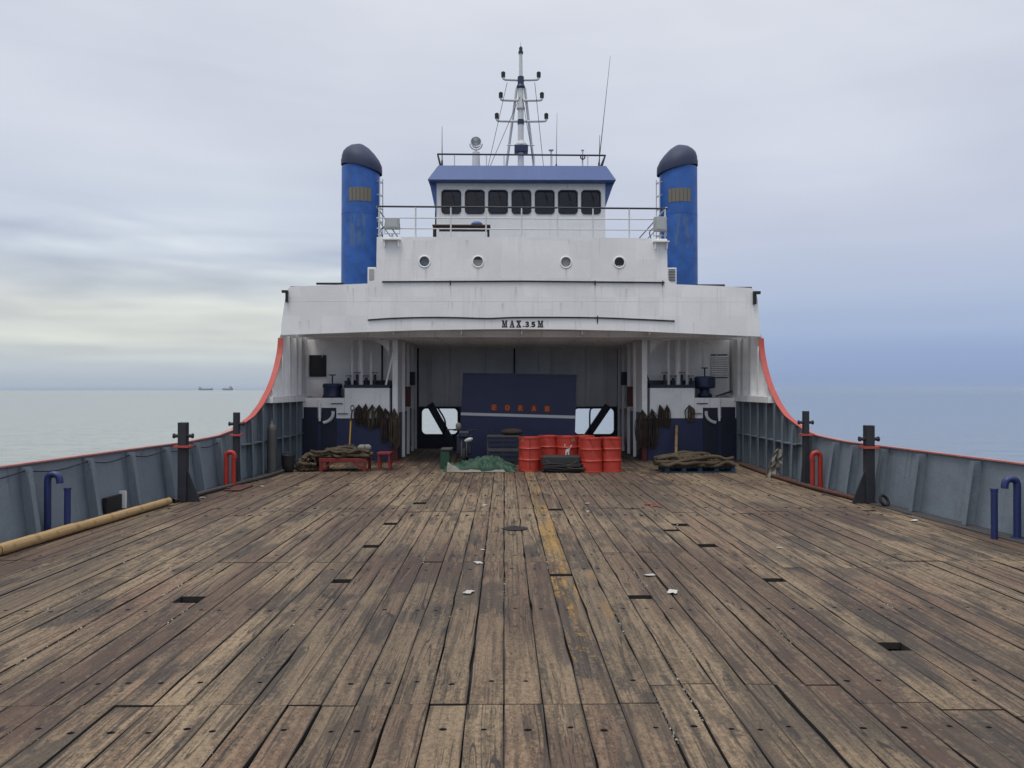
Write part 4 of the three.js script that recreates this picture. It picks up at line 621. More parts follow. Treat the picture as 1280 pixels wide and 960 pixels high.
// ------------------------------------------------------------------ funnels
function funnel(side) {
  const d = 25, L = side < 0, q = (px) => L ? px : 1300 - px + (-.5), cx = X(q(451), d), yb = Y(357, DF) - .01, r = .595, yt = Y(214, d);
  const t = thing('funnel', L ? 'blue funnel with dark slanted hood, white cabinet at its foot' : 'blue funnel with dark slanted hood, louvred cabinet at its foot', 'funnel', [cx, yb, d], 'the two funnels');
  const w = 512, h = 512, T = dataTex(w, h, (x, y, c) => {
    const u = x / w, v = y / h, n = fbm(u * 90 + side * 9 + 60, v * 14 + 20, 4), m = fbm(u * 14 + 5 + side, v * 14, 4), st = vn(u * 120, v * 2.5 + side * 3 + 9), f = vn(u * 300, v * 300);
    let r = .022, g = .115, b = .42; const fade = .6 + m * .75 + (f - .5) * .2; r *= fade; g *= fade; b *= fade;
    const a = Math.abs(u - .5) * 14, e = (v - .5) * 8;                   // rubbed-out emblem in old yellow and green
    const em = sst(.49, .52, n * .55 + m * .35 + f * .1) * (Math.abs(a) < .9 && Math.abs(e) < .8 + .3 * Math.sin(a * 3) ? 1 : 0) * .42; r = lerp(r, .15, em); g = lerp(g, .18, em); b = lerp(b, .1, em);
    const ch = sst(.58, .74, st * .6 + m * .4) * .45; r = lerp(r, .06, ch); g = lerp(g, .1, ch); b = lerp(b, .19, ch);
    const ru = sst(.74, .86, m * .6 + f * .4) * .6; r = lerp(r, .05, ru); g = lerp(g, .05, ru); b = lerp(b, .07, ru);
    c[0] = l2s(r); c[1] = l2s(g); c[2] = l2s(b);
  }, 0);
  const fm = new THREE.MeshStandardMaterial({ map: T, roughness: .48, bumpMap: M.white.bumpMap, bumpScale: .006 });
  const g = new THREE.CylinderGeometry(r, r * 1.02, yt - yb + .1, 56, 8, true); { const uv = g.attributes.uv; for (let i = 0; i < uv.count; i++) uv.setX(i, (uv.getX(i) + .5) % 1.0001); } g.rotateY(0); g.translate(cx, (yt + yb + .1) / 2, -d);
  // put the texture seam at the back
  { const p = g.attributes.position, uv = g.attributes.uv; for (let i = 0; i < p.count; i++) { const a = Math.atan2(p.getX(i) - cx, p.getZ(i) + d); uv.setX(i, .5 + a / (2 * Math.PI)); } }
  mesh('stack', g, fm, t, { uv: false });
  for (const y of [yb + 1.25, yb + 2.62]) mesh('plate_seam', new THREE.TorusGeometry(r + .006, .007, 6, 56).rotateX(Math.PI / 2).translate(cx, y, -d), fm, t, { uv: false });
  const rings = [[427.6, 207, 476.6, 218], [427.4, 202, 477.4, 214], [427.6, 196, 477.2, 208], [429.5, 190, 474, 201], [433, 186, 469, 194], [438, 182.5, 462, 186.5], [445, 180.6, 455, 181.6]], rows = [];
  for (const [a, ya, b, yb2] of rings) { const row = []; for (let k = 0; k <= 40; k++) { const th = k / 40 * Math.PI * 2, m = (1 - Math.cos(th)) / 2; const px = lerp(a, b, m), xx = X(q(px), d), rad = Math.abs(X(b, d) - X(a, d)) / 2; row.push(V(xx, Y(lerp(ya, yb2, m), d) , d + Math.sin(th) * rad)); } rows.push(row); }
  mesh('hood', toCreasedNormals(grid(rows), .6), M.cap, t, {}); const last = rows[rows.length - 1]; mesh('hood_lid', new ConvexGeometry([...last, V((last[0].x + last[20].x) / 2, last[0].y + .03, d)]), M.cap, t);
  mesh('hood_band', (() => { const a = rows[0].map((p) => p.clone()), b = rows[0].map((p) => { const v = p.clone(); v.y += .16; const c = (rows[0][0].x + rows[0][20].x) / 2; v.x = c + (v.x - c) * 1.035; v.z = -d + (v.z + d) * 1.035; return v; }), a2 = b.map((p) => { const v = p.clone(); v.y -= .16; return v; }); return grid([a, a2, b, rows[1].map((p) => p.clone())]); })(), M.cap, t);
  for (let i = 0; i < 6; i++) { const a0 = (L ? -1 : 1) * (-.66 + i * .2) + (L ? -.02 : .02), w0 = .083; const sl = new THREE.CylinderGeometry(r + .012, r + .012, .42, 4, 1, true, a0 - w0, w0 * 2); sl.translate(cx, Y(248, d), -d); mesh('vent_slat', sl, M.tan, t); }
  const a1 = (L ? 1 : -1) * 1.38, lx = (k, rr) => cx + Math.sin(a1 + k) * rr, lz = (k, rr) => d - Math.cos(a1 + k) * rr;
  const s0 = [r + .1]; mesh('ladder_stile', [-.2, .2].map((k) => rod(V(lx(k, r + .1), yb, lz(k, r + .1)), V(lx(k, r + .1), yt - .25, lz(k, r + .1)), .016)), M.rail, t);
  for (let y = yb + .3; y < yt - .3; y += .42) mesh('rung', [rod(V(lx(-.2, r + .1), y, lz(-.2, r + .1)), V(lx(.2, r + .1), y, lz(.2, r + .1)), .014), rod(V(lx(.2, r + .1), y, lz(.2, r + .1)), V(lx(.2, r - .01), y, lz(.2, r - .01)), .012), rod(V(lx(-.2, r + .1), y, lz(-.2, r + .1)), V(lx(-.2, r - .01), y, lz(-.2, r - .01)), .012)], M.rail, t);
}
funnel(-1); funnel(1);
for (const [a, b, lv, lab] of [[459.5, 470, 0, 'small plain white cabinet at the foot of a blue funnel'], [834.5, 846.5, 1, 'small white louvred cabinet at the foot of a blue funnel']]) {
  const d = 23, x0 = X(a, d), x1 = X(b, d), y0 = Y(357, DF) - .01, y1 = Y(334, d), t = thing('deck_cabinet', lab, 'cabinet', [(x0 + x1) / 2, y0, d]); mesh('case', rbx(x0, x1, y0, y1, d, d + .3, .015), M.white, t);
  if (lv) for (let i = 0; i < 8; i++) mesh('slat', bx(x0 + .04, x1 - .04, lerp(y0 + .28, y1 - .03, (i + .1) / 8), lerp(y0 + .28, y1 - .03, (i + .55) / 8), d - .015, d - .001), M.railDark, t); else mesh('panel', bx(x0 + .05, x1 - .05, y0 + .3, y1 - .06, d - .012, d - .001), M.lampGrey, t);
}

// ------------------------------------------------------------------ cargo and gear on deck
function drum(px, d, label, extra) {
  const x = X(px, d), r = .292, h = .89, t = thing('oil_drum', label, 'oil drum', [x, 0, d], 'red oil drums by the ramp panel');
  const pr = [[0, .012], [r - .02, .012], [r - .012, 0], [r + .006, 0], [r + .006, .03], [r - .006, .036], [r - .006, .27], [r, .285], [r + .012, .297], [r, .309], [r - .006, .325], [r - .006, .57], [r, .585], [r + .012, .597], [r, .609], [r - .006, .625], [r - .006, .85], [r + .006, .856], [r + .006, h], [r - .012, h], [r - .016, h - .02], [0, h - .02]];
  const g = new THREE.LatheGeometry(pr.flatMap((p, i) => { const n = pr[i + 1]; return n && n[1] - p[1] > .15 ? [0, .25, .5, .75].map((u) => new THREE.Vector2(lerp(p[0], n[0], u), lerp(p[1], n[1], u))) : [new THREE.Vector2(...p)]; }), 40); { const q = g.attributes.position; for (let i = 0; i < q.count; i++) { const a = Math.atan2(q.getX(i), q.getZ(i)), k = 1 - .07 * sst(.62, .9, vn(Math.cos(a) * 2 + px, q.getY(i) * 4 + Math.sin(a) * 2 + px * .37)); q.setX(i, q.getX(i) * k); q.setZ(i, q.getZ(i) * k); } g.computeVertexNormals(); } mesh('shell', toCreasedNormals(g.translate(x, .003, -d), .5), M.drum, t);
  mesh('bung', rod(V(x - .17, h - .02, d + .03), V(x - .17, h + .005, d + .03), .035), M.steel, t);
  extra?.(t, x, r, h);
}
const stick = (pts, x, d, r, y) => { const s = new THREE.Shape(pts.map((p) => new THREE.Vector2(...p))), g = new THREE.ExtrudeGeometry(s, { depth: .002, bevelEnabled: false, steps: 1 }); const p = g.attributes.position; for (let i = 0; i < p.count; i++) { const a = p.getX(i) / r, rr = r + .001 + p.getZ(i); p.setXYZ(i, x + Math.sin(a) * rr, y + p.getY(i), -d + Math.cos(a) * rr); } g.computeVertexNormals(); return g; };
drum(662, 20.95, 'red oil drum with dark seam and small pale sticker on its rim, beside the tarpaulin', (t, x, r) => { mesh('seam', stick([[-.006, .04], [.006, .04], [.006, .85], [-.006, .85]], x, 20.95, r, 0), M.maroon, t); mesh('sticker', stick([[-.23, .78], [-.18, .78], [-.18, .85], [-.23, .85]], x, 20.95, r + .006, 0), M.tan, t); });
drum(686, 21.55, 'plain red oil drum behind the black mat bundle, between two drums');
drum(708.5, 21.35, 'red oil drum bearing a white leaping animal emblem', (t, x, r) => {
  const e = [[-.06, -.12], [-.03, -.12], [-.025, -.02], [.0, -.02], [.015, -.13], [.045, -.13], [.04, .0], [.06, .06], [.1, .12], [.13, .18], [.1, .17], [.075, .15], [.04, .08], [-.03, .06], [-.06, .02]];
  mesh('emblem', [stick(e, x, 21.35, r + .002, .5), stick([[-.09, .13], [-.075, .12], [-.06, .2], [-.08, .2]], x, 21.35, r + .002, .5)], M.rail, t); mesh('sticker', stick([[.1, .76], [.2, .76], [.2, .84], [.1, .84]], x, 21.35, r, 0), M.tan, t);
});
drum(730, 21.5, 'red oil drum half hidden behind the drum with pressed lettering');
drum(738.8, 20.6, 'red oil drum with faint pressed lettering, standing beside the black mat bundle', (t, x, r) => { for (const [y, w] of [[.56, .14], [.53, .1], [.45, .12]]) mesh('pressed_line', stick([[-w, y], [w, y], [w, y + .012], [-w, y + .012]], x, 20.6, r, 0), M.coral, t); });
drum(763, 20.75, 'plain red oil drum at the outer end of the row');

{ // black rubber mats bundled with cord
  const d = 20.5, t = thing('mat_bundle', 'black rubber mats and hoses bundled with pale cord in front of the drums', 'bundle', [X(701, d), 0, d]), x0 = X(677, d), x1 = X(727, d);
  mesh('mat', rbx(x0 + .02, x1 - .04, .2, .42, d - .05, d + .42, .04), flat(.03, .032, .034, .8), t); const R = rng(6), hs = [];
  for (let i = 0; i < 9; i++) { const y = .03 + (i % 5) * .042, e = -.1 + R() * .12 - (i > 4 ? .06 : 0); hs.push(tube([V(x0 + R() * .15, y + R() * .02, d + e), V(lerp(x0, x1, .3), y + (R() - .3) * .06, d + e - .05), V(lerp(x0, x1, .7), Math.max(.03, y + (R() - .6) * .05), d + e - .04), V(x1 + (R() - .5) * .2, y + R() * .02, d + e)], .022 + R() * .01, 24, 7)); }
  mesh('hose', hs, M.rubber, t); mesh('cord', [tube([V(x0 + .1, .32, d - .08), V(x0 + .25, .23, d - .12), V(.5 * (x0 + x1), .2, d - .14), V(x1 - .25, .23, d - .12), V(x1 - .12, .33, d - .08)], .012, 24, 6), tube([V(x1 - .4, .14, d - .2), V(x1 - .1, .11, d - .22), V(x1 + .1, .12, d - .18)], .012, 16, 6)], M.rope, t);
}
{ // tarpaulin heap
  const d = 20.9, t = thing('tarpaulin', 'crumpled green tarpaulin heap with grey canvas edge', 'tarpaulin', [X(600, d), 0, d]), x0 = X(556, d), x1 = X(644, d), rows = [], N = 90, K = 44;
  const hgt = (u, v) => { const e = Math.pow(Math.sin(Math.PI * clamp(v, 0, 1)), .5) * Math.pow(Math.sin(Math.PI * clamp(u * .96 + .02)), .35); const c = .13 + .17 * sst(.2, .62, u) - .1 * sst(.7, 1, u); const f = Math.abs(vn(u * 9 + v * 5, v * 6 - u * 4) - .5) * .24 + Math.abs(vn(u * 21 + v * 9 + 9, v * 12 + 4) - .5) * .12 + (vn(u * 50, v * 30) - .5) * .02; return e * (c + f) + .006; };
  for (let j = 0; j <= K; j++) { const row = []; for (let i = 0; i <= N; i++) { const u = i / N, v = j / K; row.push(V(lerp(x0, x1, u) + (vn(v * 7, u * 8) - .5) * .12, hgt(u, v), d - .35 + v * .85 + (vn(u * 9 + 3, v * 3) - .5) * .2)); } rows.push(row); }
  mesh('sheet', grid(rows), M.tarp, t);
  const er = []; for (let j = 0; j <= 8; j++) { const row = []; for (let i = 0; i <= 60; i++) { const u = i / 60, v = j / 8; row.push(V(lerp(x0 + .1, x1 - .3, u) + (vn(u * 6, v * 2) - .5) * .1, .015 + (.04 + .16 * sst(.25, .0, u)) * Math.sin(Math.PI * v) * (.6 + vn(u * 12, v * 3)), d - .48 + v * .3 + (vn(u * 8 + 3, 1) - .5) * .1)); } er.push(row); }
  mesh('canvas_edge', grid(er), M.canvas, t);
}
{
  const d = 21.3, t = thing('green_box', 'dark green metal box at the end of the tarpaulin heap', 'box', [X(556, d), 0, d]); mesh('case', rbx(X(550.5, d), X(562, d), .0, .48, d, d + .5, .02), M.tarp, t); mesh('lid', rbx(X(551, d), X(565, d), .5, .56, d - .02, d + .52, .02), M.steel, t); mesh('hinge_strip', bx(X(551.5, d), X(561.5, d), .48, .5, d + .03, d + .47), M.black, t);
}
{ // crates behind the tarpaulin
  const d = 22.6; const t = thing('crate_rack', 'dark grey slatted crate behind the green tarpaulin', 'crate', [X(628, d), 0, d]); const x0 = X(610, d), x1 = X(648, d);
  for (const x of [x0, (x0 + x1) / 2, x1]) for (const e of [0, .6]) mesh('corner_post', bx(x - .03, x + .03, 0, .78, d + e, d + e + .05), M.steel, t);
  for (let i = 0; i < 5; i++) mesh('slat', bx(x0, x1, .1 + i * .14, .19 + i * .14, d - .025, d - .001), i === 2 ? M.steel : M.navyDark, t);
  mesh('top_board', rbx(x0 - .03, x1 + .03, .782, .83, d - .04, d + .66, .01), M.steel, t); mesh('sack', new THREE.SphereGeometry(.3, 18, 12).scale(1.1, .35, .8).translate(X(640, d), .92, -d - .3), M.strap, t);
}
{ // scooter half hidden behind the tarpaulin
  const d = 22.2, cx = X(580, d), t = thing('motor_scooter', 'dark motor scooter with round mirror, half hidden behind the green tarpaulin', 'scooter', [cx, 0, d]), y = (v) => v;
  for (const dx of [-.08, 0]) { const e = dx ? 0 : 1.15; const w = mesh('wheel', new THREE.TorusGeometry(.2, .055, 10, 28).rotateY(Math.PI / 2).translate(cx, .255, -(d + e)), M.rubber, t); mesh('rim', rod(V(cx - .03, .255, d + e), V(cx + .03, .255, d + e), .14, .14, 20), M.steel, w); }
  mesh('body', [rbx(cx - .13, cx + .13, .3, .42, d + .25, d + .75, .05), rbx(cx - .17, cx + .17, .35, .72, d + .7, d + 1.3, .09), rbx(cx - .22, cx + .22, .3, .88, d + .12, d + .22, .045)], M.navyDark, t);
  mesh('saddle', rbx(cx - .14, cx + .14, .74, .84, d + .62, d + 1.3, .05), M.rubber, t);
  mesh('fork', [rod(V(cx - .07, .255, d), V(cx - .07, .7, d + .14), .022), rod(V(cx + .07, .255, d), V(cx + .07, .7, d + .14), .022)], M.steel, t);
  mesh('handlebar', tube([V(cx - .34, 1.0, d + .3), V(cx - .15, .99, d + .22), V(cx, .95, d + .2), V(cx + .15, .99, d + .22), V(cx + .34, 1.0, d + .3)], .018, 24, 8), M.black, t);
  mesh('headlight', new THREE.SphereGeometry(.095, 18, 12).scale(1.35, .62, .6).rotateZ(.3).translate(X(586, d), .74, -d + .07), M.lampGlass, t);
  mesh('cowl', rbx(cx - .16, cx + .16, .78, .98, d + .06, d + .26, .06), M.navyDark, t);
  mesh('mirror', new THREE.SphereGeometry(.1, 16, 10).scale(.8, 1, .3).translate(X(572.5, d), Y(533, d), -d - .2), flat(.16, .15, .12, .3), t); mesh('mirror_arm', tube([V(cx - .2, 1.0, d + .24), V(cx - .42, 1.02, d + .22), V(X(558.5, d), Y(538, d), d + .2), V(X(572, d), Y(536.5, d), d + .2)], .014, 20, 6), M.black, t);
}

function ropeHeap(x0, x1, d, y0, h, n, r, seed, half = .34) {     // rope flaked back and forth in layers, with loose bights along the front
  const R = rng(seed), g = [], nl = n + 4;
  for (let k = 0; k < nl; k++) {                                  // slack lengths laid along the heap
    const front = k < 4, pts = [], m = 9, e0 = lerp(x0, (x0 + x1) / 2, front ? R() * .1 : .1 + R() * .3), e1 = lerp(x1, (x0 + x1) / 2, front ? R() * .1 : .1 + R() * .3), dd = front ? d - half * (.95 + R() * .25) : d - half * .5 + (k - 4) / n * half * 1.1, yy = front ? y0 + r + k * r * 1.15 : y0 + h * (.85 + R() * .3) + r;
    for (let i = 0; i <= m; i++) { const u = i / m, sag = Math.sin(u * Math.PI); pts.push(V(lerp(e0, e1, u) + (R() - .5) * .08, Math.max(y0 + r, yy - (front ? (R() - .3) * r * 1.6 : (1 - sag) * h * .7) + (R() - .5) * r), dd + (R() - .5) * .12)); }
    const t = new THREE.TubeGeometry(new THREE.CatmullRomCurve3(pts), 60, r, 7), uv = t.attributes.uv; for (let i = 0; i < uv.count; i++) uv.setXY(i, uv.getY(i), uv.getX(i) * (e1 - e0) * .8); g.push(t);
  }
  for (let k = 0; k < n; k++) {
    const lay = k / n, e0 = lerp(x0, (x0 + x1) / 2, lay * .45 + R() * .06), e1 = lerp(x1, (x0 + x1) / 2, lay * .45 + R() * .06), st = r * 2.5, m = Math.max(3, Math.floor((e1 - e0) / st)), pts = [], y = y0 + r + lay * h;
    for (let i = 0; i < m; i++) {
      const x = e0 + (i + .5) * st + (R() - .5) * r, sgn = i % 2 ? 1 : -1, hw = half * (1 - lay * .3) * (.8 + R() * .35), dr = (R() - .3) * r * .9;
      const mid = y + (R() - .3) * r * .6, sk = (R() - .5) * .2;
      pts.push(V(x - st * .3 + sk * .4, mid, d - sgn * hw * .35), V(x + sk, y + dr * .4 + R() * r * .4, d + sgn * hw * .8), V(x + st * .5 + sk, Math.max(y0 + r, y - R() * r * 1.1), d + sgn * hw));
    }
    const t = new THREE.TubeGeometry(new THREE.CatmullRomCurve3(pts, false, 'catmullrom', .6), pts.length * 5, r, 7), uv = t.attributes.uv; for (let i = 0; i < uv.count; i++) uv.setXY(i, uv.getY(i), uv.getX(i) * pts.length * .07); g.push(t);
  } return g;
}
{ // red bench with rope, left
  const d = 20.75, t = thing('steel_bench', 'low red steel bench with corner braces carrying a rope heap', 'bench', [X(430, d), 0, d]), x0 = X(400, d), x1 = X(459, d), h = Y(572.5, d);
  mesh('top_beam', rbx(x0, x1, h - .1, h, d - .06, d, .01), M.benchRed, t); mesh('top_plate', rbx(x0 + .02, x1 - .02, h - .04, h - .004, d + .002, d + .7, .01), M.benchRed, t); mesh('top_beam', rbx(x0, x1, h - .1, h, d + .702, d + .76, .01), M.benchRed, t);
  for (const [x, s] of [[x0 + .05, 1], [x1 - .05, -1]]) { for (const e of [-.03, .73]) mesh('leg', bx(x - .04, x + .04, 0, h - .101, d + e - .025, d + e + .025), M.benchRed, t); mesh('brace', bar(V(x + s * .04, .06, d - .03), V(x + s * .3, h - .1, d - .03), .05, .04), M.benchRed, t); }
  const o = mesh('rope_heap', ropeHeap(x0 - .2, x1 + .12, d + .36, h - .002, .2, 5, .042, 5), M.rope, undefined, { uv: false }); o.userData = { label: 'brown rope heaped on the low red bench', category: 'rope' };
  const o2 = mesh('rope_heap', ropeHeap(X(372, d), x0 - .06, d + .35, 0.003, .36, 6, .045, 15), M.rope, undefined, { uv: false }); o2.userData = { label: 'dark brown rope coiled on the deck at the end of the red bench', category: 'rope' };
  const s = thing('bollard_frame', 'small red steel trestle standing beside the rope bench', 'trestle', [X(478, d), 0, d + .4]), sx0 = X(471, d), sx1 = X(486, d); for (const x of [sx0, sx1 - .04]) for (const e of [.2, .6]) mesh('leg', bx(x, x + .045, 0, .42, d + e, d + e + .04), M.benchRed, s); mesh('top_bar', rbx(sx0 - .02, sx1 + .02, .421, .48, d + .18, d + .66, .01), M.benchRed, s); mesh('foot_bar', bx(sx0 - .1, sx1 + .25, .17, .2, d + .66, d + .7), M.benchRed, s);
  const b = thing('white_bundle', 'white rolled bundle lying on the rope heap of the red bench', 'bundle', [X(456, d + .5), h + .18, d + .5]); mesh('roll', new THREE.CapsuleGeometry(.085, .2, 6, 14).rotateZ(Math.PI / 2).rotateY(.3).translate(X(456, d + .5), h + .24, -d - .5), M.canvas, b); mesh('tie', new THREE.TorusGeometry(.088, .008, 6, 18).rotateY(Math.PI / 2 + .3).translate(X(456, d + .5), h + .24, -d - .5), M.strap, b);
  const sh = thing('shovel', 'shovel with yellow wooden handle standing in the rope heap', 'shovel', [X(438, d + 1.1), 0, d + 1.1]), e = d + 1.1; mesh('shaft', rod(PV(437.5, 556, e), PV(439, 526, e), .02), M.yellow, sh); mesh('grip', new THREE.TorusGeometry(.06, .016, 6, 16).scale(.8, 1.2, 1).translate(X(441, e), Y(510, e), -e), M.black, sh); mesh('socket', rod(PV(439, 526, e), PV(440.6, 513.5, e), .02), M.black, sh);
  const bl = []; for (let j = 0; j <= 6; j++) { const row = []; for (let i = 0; i <= 8; i++) { const u = i / 8 - .5, v = j / 6; row.push(V(X(437, e) + u * .3 * (1 - .6 * Math.pow(v, 4)), Y(556, e) - v * .34 + .02, e - .05 + u * u * .2)); } bl.push(row); } mesh('blade', grid(bl), M.steel, sh);
}
{ // rope on the blue pallet, right
  const d = 20.45, t = thing('pallet', 'faded blue wooden pallet under a heap of thick rope', 'pallet', [X(877, d), 0, d]), x0 = X(832, d), x1 = X(920, d), B = paint([.045, .1, .17], { seed: 61, metres: 1, blot: .35, streak: .1, rough: .8 });
  for (let i = 0; i < 3; i++) for (let k = 0; k < 5; k++) { const x = lerp(x0 + .06, x1 - .06, k / 4); mesh('block', bx(x - .06, x + .06, .024, .105, d + i * .42, d + i * .42 + .12), B, t); }
  for (let i = 0; i < 3; i++) { mesh('bottom_board', bx(x0, x1, 0, .022, d + i * .42, d + i * .42 + .12), B, t); }
  for (let k = 0; k < 13; k++) { const x = lerp(x0, x1 - .1, k / 12); mesh('deck_board', bx(x, x + .1, .107, .13, d - .01, d + .97), B, t); }
  const o = mesh('rope_heap', ropeHeap(X(818, d), x1 + .0, d + .4, .132, .25, 6, .052, 25, .42), M.rope, undefined, { uv: false }); o.userData = { label: 'thick brown mooring rope heaped on the blue pallet', category: 'rope' };
  const p = thing('timber_stake', 'grey timber stake leaning on the navy casing behind the rope pallet', 'stake', [X(845, 23.6), 0, 23.6]); mesh('shaft', bar(V(X(845, 23.3), 0, 23.3), PV(846, 532, 23.75), .07, .06), M.wood, p);
}
// hanging lashings along both casings
{
  const R = rng(71); const H = (px, y0, y1, d, w, n, m, label) => {
    const x = X(px, d), a = Y(y0, d), b = Y(y1, d), t = thing('lashing_strap', label, 'lashing', [x, b, d], 'lashings hung on the casings'); const g = [];
    for (let i = 0; i < n; i++) { const o = (R() - .5) * w, ww = w * (.25 + R() * .3), l = a - (a - b) * (.75 + R() * .25); g.push(tube([V(x, a, d - .03), V(x + o - ww * .6, lerp(a, l, .35), d - .05 - R() * .05), V(x + o - ww * .5, lerp(a, l, .85), d - .05 - R() * .06), V(x + o, l, d - .06), V(x + o + ww * .5, lerp(a, l, .8), d - .05 - R() * .06), V(x + o + ww * .5, lerp(a, l, .3), d - .05 - R() * .05), V(x, a, d - .03)], .012 + R() * .012, 36, 6)); }
    for (let i = 0; i < 3; i++) { const o = (R() - .5) * w * .8, l = a - (a - b) * (.5 + R() * .55); g.push(tube([V(x + o * .2, a, d - .04), V(x + o * .8, lerp(a, l, .4), d - .08), V(x + o + (R() - .5) * .05, l, d - .07)], .009 + R() * .008, 16, 6)); }
    mesh('loops', g, m, t); mesh('hook', rod(V(x, a - .01, d - .05), V(x, a + .02, d + .02), .012), M.steel, t);
  };
  const d = DC - .02, c = [[449, 506.5, 532, .2, 4, 'dark lashing looped on the casing next to the shovel grip'], [457.5, 505.5, 534, .18, 4, 'brown lashing with tight loops, second from the shovel'], [466, 506.5, 538, .26, 5, 'wide pale-brown lashing loop, third from the shovel'], [474.5, 507, 535, .2, 4, 'dark lashing, fourth from the shovel'], [482, 511, 556, .28, 6, 'long dark lashing bundle at the casing corner above the red trestle'], [493, 511.5, 562, .3, 5, 'long reddish lashing bundle on the column beside the tunnel, above the red trestle'],
    [825, 507, 534, .18, 4, 'dark lashing on the white casing above the rope pallet, nearest its corner'], [834, 507, 536, .16, 4, 'dark lashing on the white casing above the rope pallet, second from its corner'], [862, 507, 528, .22, 5, 'brown lashing bundle hung under the tall capstan'], [815, 512, 562, .3, 6, 'long dark lashing bundle at the casing corner near the drums'], [803, 513, 566, .34, 5, 'long reddish lashing bundle on the column beside the drums']];
  c.forEach(([px, a, b, w, n, lab], i) => H(px, a, b, px > 486 && px < 812 ? DC - .08 : d, w, n, i % 3 === 2 ? M.rope : M.strap, lab));
}
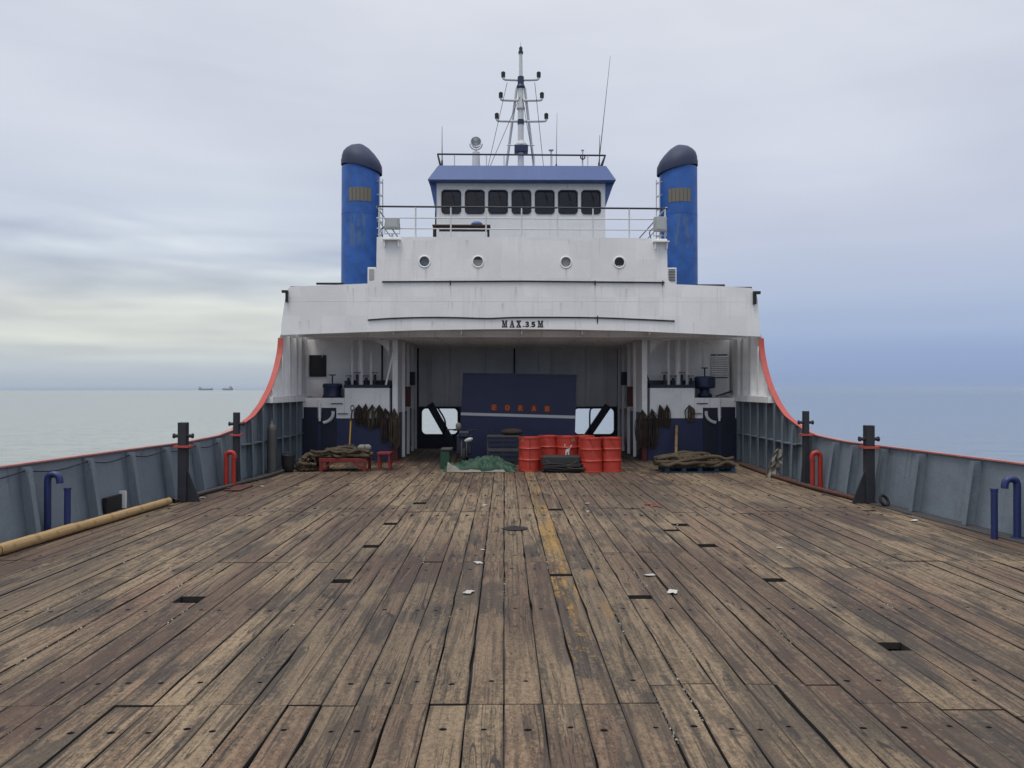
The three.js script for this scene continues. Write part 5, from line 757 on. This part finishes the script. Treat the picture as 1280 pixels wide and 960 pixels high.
{ // gas bottle, dark box, rag, plates, scraps
  const d = 20.3, x = X(341, d), t = thing('gas_bottle', 'tall dull grey gas bottle standing against the bulwark frames', 'gas bottle', [x, 0, d]); const pr = [[0, 0], [.115, 0], [.12, .02], [.12, 1.1], [.11, 1.18], [.07, 1.25], [.04, 1.28], [.04, 1.34], [0, 1.34]]; mesh('cylinder', new THREE.LatheGeometry(pr.map((p) => new THREE.Vector2(...p)), 24).translate(x, 0, -d), paint([.07, .07, .07], { seed: 81, metres: 1, blot: .25 }), t); mesh('valve', [rod(V(x, 1.34, d), V(x, 1.4, d), .02), rod(V(x - .05, 1.37, d), V(x + .05, 1.37, d), .014)], M.steel, t);
  const k = thing('dark_bin', 'small dark ribbed bin beside the gas bottle', 'bin', [X(361, 20.6), 0, 20.6]), e = 20.6, kx = X(361, e); mesh('body', new THREE.LatheGeometry([[0, 0], [.13, 0], [.15, .18], [.155, .2], [.155, .22], [.17, .42], [.18, .43], [.175, .45], [.15, .44], [.13, .02]].map((p) => new THREE.Vector2(...p)), 20).translate(kx, 0, -e), M.black, k);  mesh('handle', new THREE.TorusGeometry(.15, .008, 6, 18, Math.PI).rotateX(1).translate(kx, .44, -e), M.steel, k);
  const rows = [], rx = X(970, 19.2), rd = 19.2; for (let j = 0; j <= 20; j++) { const row = []; for (let i = 0; i <= 14; i++) { const u = i / 14 - .5, v = j / 20; row.push(V(rx + (v - .5) * -.16 + u * (.16 + .16 * vn(v * 4, 3)) + (vn(v * 9, u * 5) - .5) * .08, .04 + (1 - v) * .68 - Math.abs(u) * .12, rd - (1 - v) * -.0 + (vn(u * 7 + 4, v * 4) - .5) * .18)); } rows.push(row); }
  const rg = mesh('hanging_rag', grid(rows), M.canvas); rg.userData = { label: 'crumpled pale rag draped against the bulwark frame', category: 'rag' };
  const rp = thing('rusty_plate', 'flat rusty steel plate lying on deck beside the red gooseneck', 'plate', [X(300, 17.2), 0, 17.2]); mesh('plate', rbx(X(291, 17.2), X(311, 17.2), .006, .035, 16.7, 17.6, .008), M.rust, rp); mesh('lug', bx(X(293, 17.2), X(296, 17.2), .035, .07, 16.8, 16.9), M.rust, rp);
  for (const [px, py, lab] of [[1107, 634, 'small black rubber ring at the bulwark foot beside the thick mooring post'], [1067, 619, 'smaller black rubber ring at the bulwark foot between gusset and frame']]) { const dd = EYE * F / (py - 487), r = px > 1100 ? .1 : .08; const o = mesh('rubber_ring', new THREE.TorusGeometry(r, .028, 8, 20).rotateX(-.5).rotateY(.5).translate(X(px, dd), r * .88 + .026, -dd), M.rubber); o.userData = { label: lab, category: 'ring', group: 'rubber rings at the bulwark foot' }; }
  const mt = mesh('black_rag', (() => { const dd = EYE * F / (661 - 487), r2 = []; for (let j = 0; j <= 8; j++) { const row = []; for (let i = 0; i <= 14; i++) { const a = i / 14 * Math.PI * 2, r = j / 8; row.push(V(X(644, dd) + Math.cos(a) * r * .17 * (1 + .3 * vn(a * 2, 4)), .012 + (1 - r) * .03 + vn(a * 3, r * 4) * .02 * (1 - r), dd + Math.sin(a) * r * .14 * (1 + .3 * vn(a * 2 + 7, 1)))); } r2.push(row); } return grid(r2); })(), M.rubber); mt.userData = { label: 'crumpled black rag on the deck near the yellow stripe', category: 'rag' };
  const R = rng(91); const scraps = [[598, 704, .1, 'bent'], [586, 741, .11, ''], [812, 720, .1, ''], [841, 741, .12, ''], [606, 632, .1, ''], [734, 630, .07, ''], [1132, 632, .08, ''], [1145, 652, .1, ''], [975, 686, .06, ''], [255, 622, .08, ''], [735, 640, .05, ''], [604, 688, .05, ''], [328, 608, .1, '']];
  const where = ['beside the yellow stripe', 'on a dark open seam', 'torn, near a lashing pocket', 'creased, beside the open lashing pocket', 'in front of the tarpaulin heap', 'in front of the mat bundle', 'near the small rubber ring', 'flattened, under the bulwark frame', 'tiny, on bare planks', 'near the gusseted post by the wooden pole', 'tiny, in front of the drums', 'tiny, near the black rag', 'beside the rusty plate'];
  scraps.forEach(([px, py, s], i) => { const dd = EYE * F / (py - 487), rows = [], x = X(px, dd), an = R() * 3; for (let j = 0; j <= 5; j++) { const row = []; for (let k = 0; k <= 6; k++) { const u = (k / 6 - .5) * s * (1.2 + R() * .2), v = (j / 5 - .5) * s * (.7 + R() * .2), cc = Math.cos(an), sn = Math.sin(an); row.push(V(x + u * cc - v * sn, .012 + Math.abs(vn(k * .5 + i * 5, j * .5) - .4) * .02, dd + u * sn + v * cc)); } rows.push(row); } const o = mesh('paper_scrap', grid(rows), i % 4 === 3 ? M.shell : M.paper); o.userData = { label: `white paper scrap on deck, ${where[i]}`, category: 'scrap', group: 'paper scraps on the deck' }; });
  for (const [px, py, lab] of [[810, 632, 'red plastic scrap on deck in front of the drums'], [820, 634, 'smaller red plastic scrap beside the larger one']]) { const dd = EYE * F / (py - 487), o = mesh('plastic_scrap', rbx(X(px, dd) - .06, X(px, dd) + .06, .008, .03, dd, dd + .05, .01), M.redPipe); o.userData = { label: lab, category: 'scrap' }; }
}
scene.traverse((o) => { if (o.userData?.base) delete o.userData.base; });
renderer.render(scene, camera);
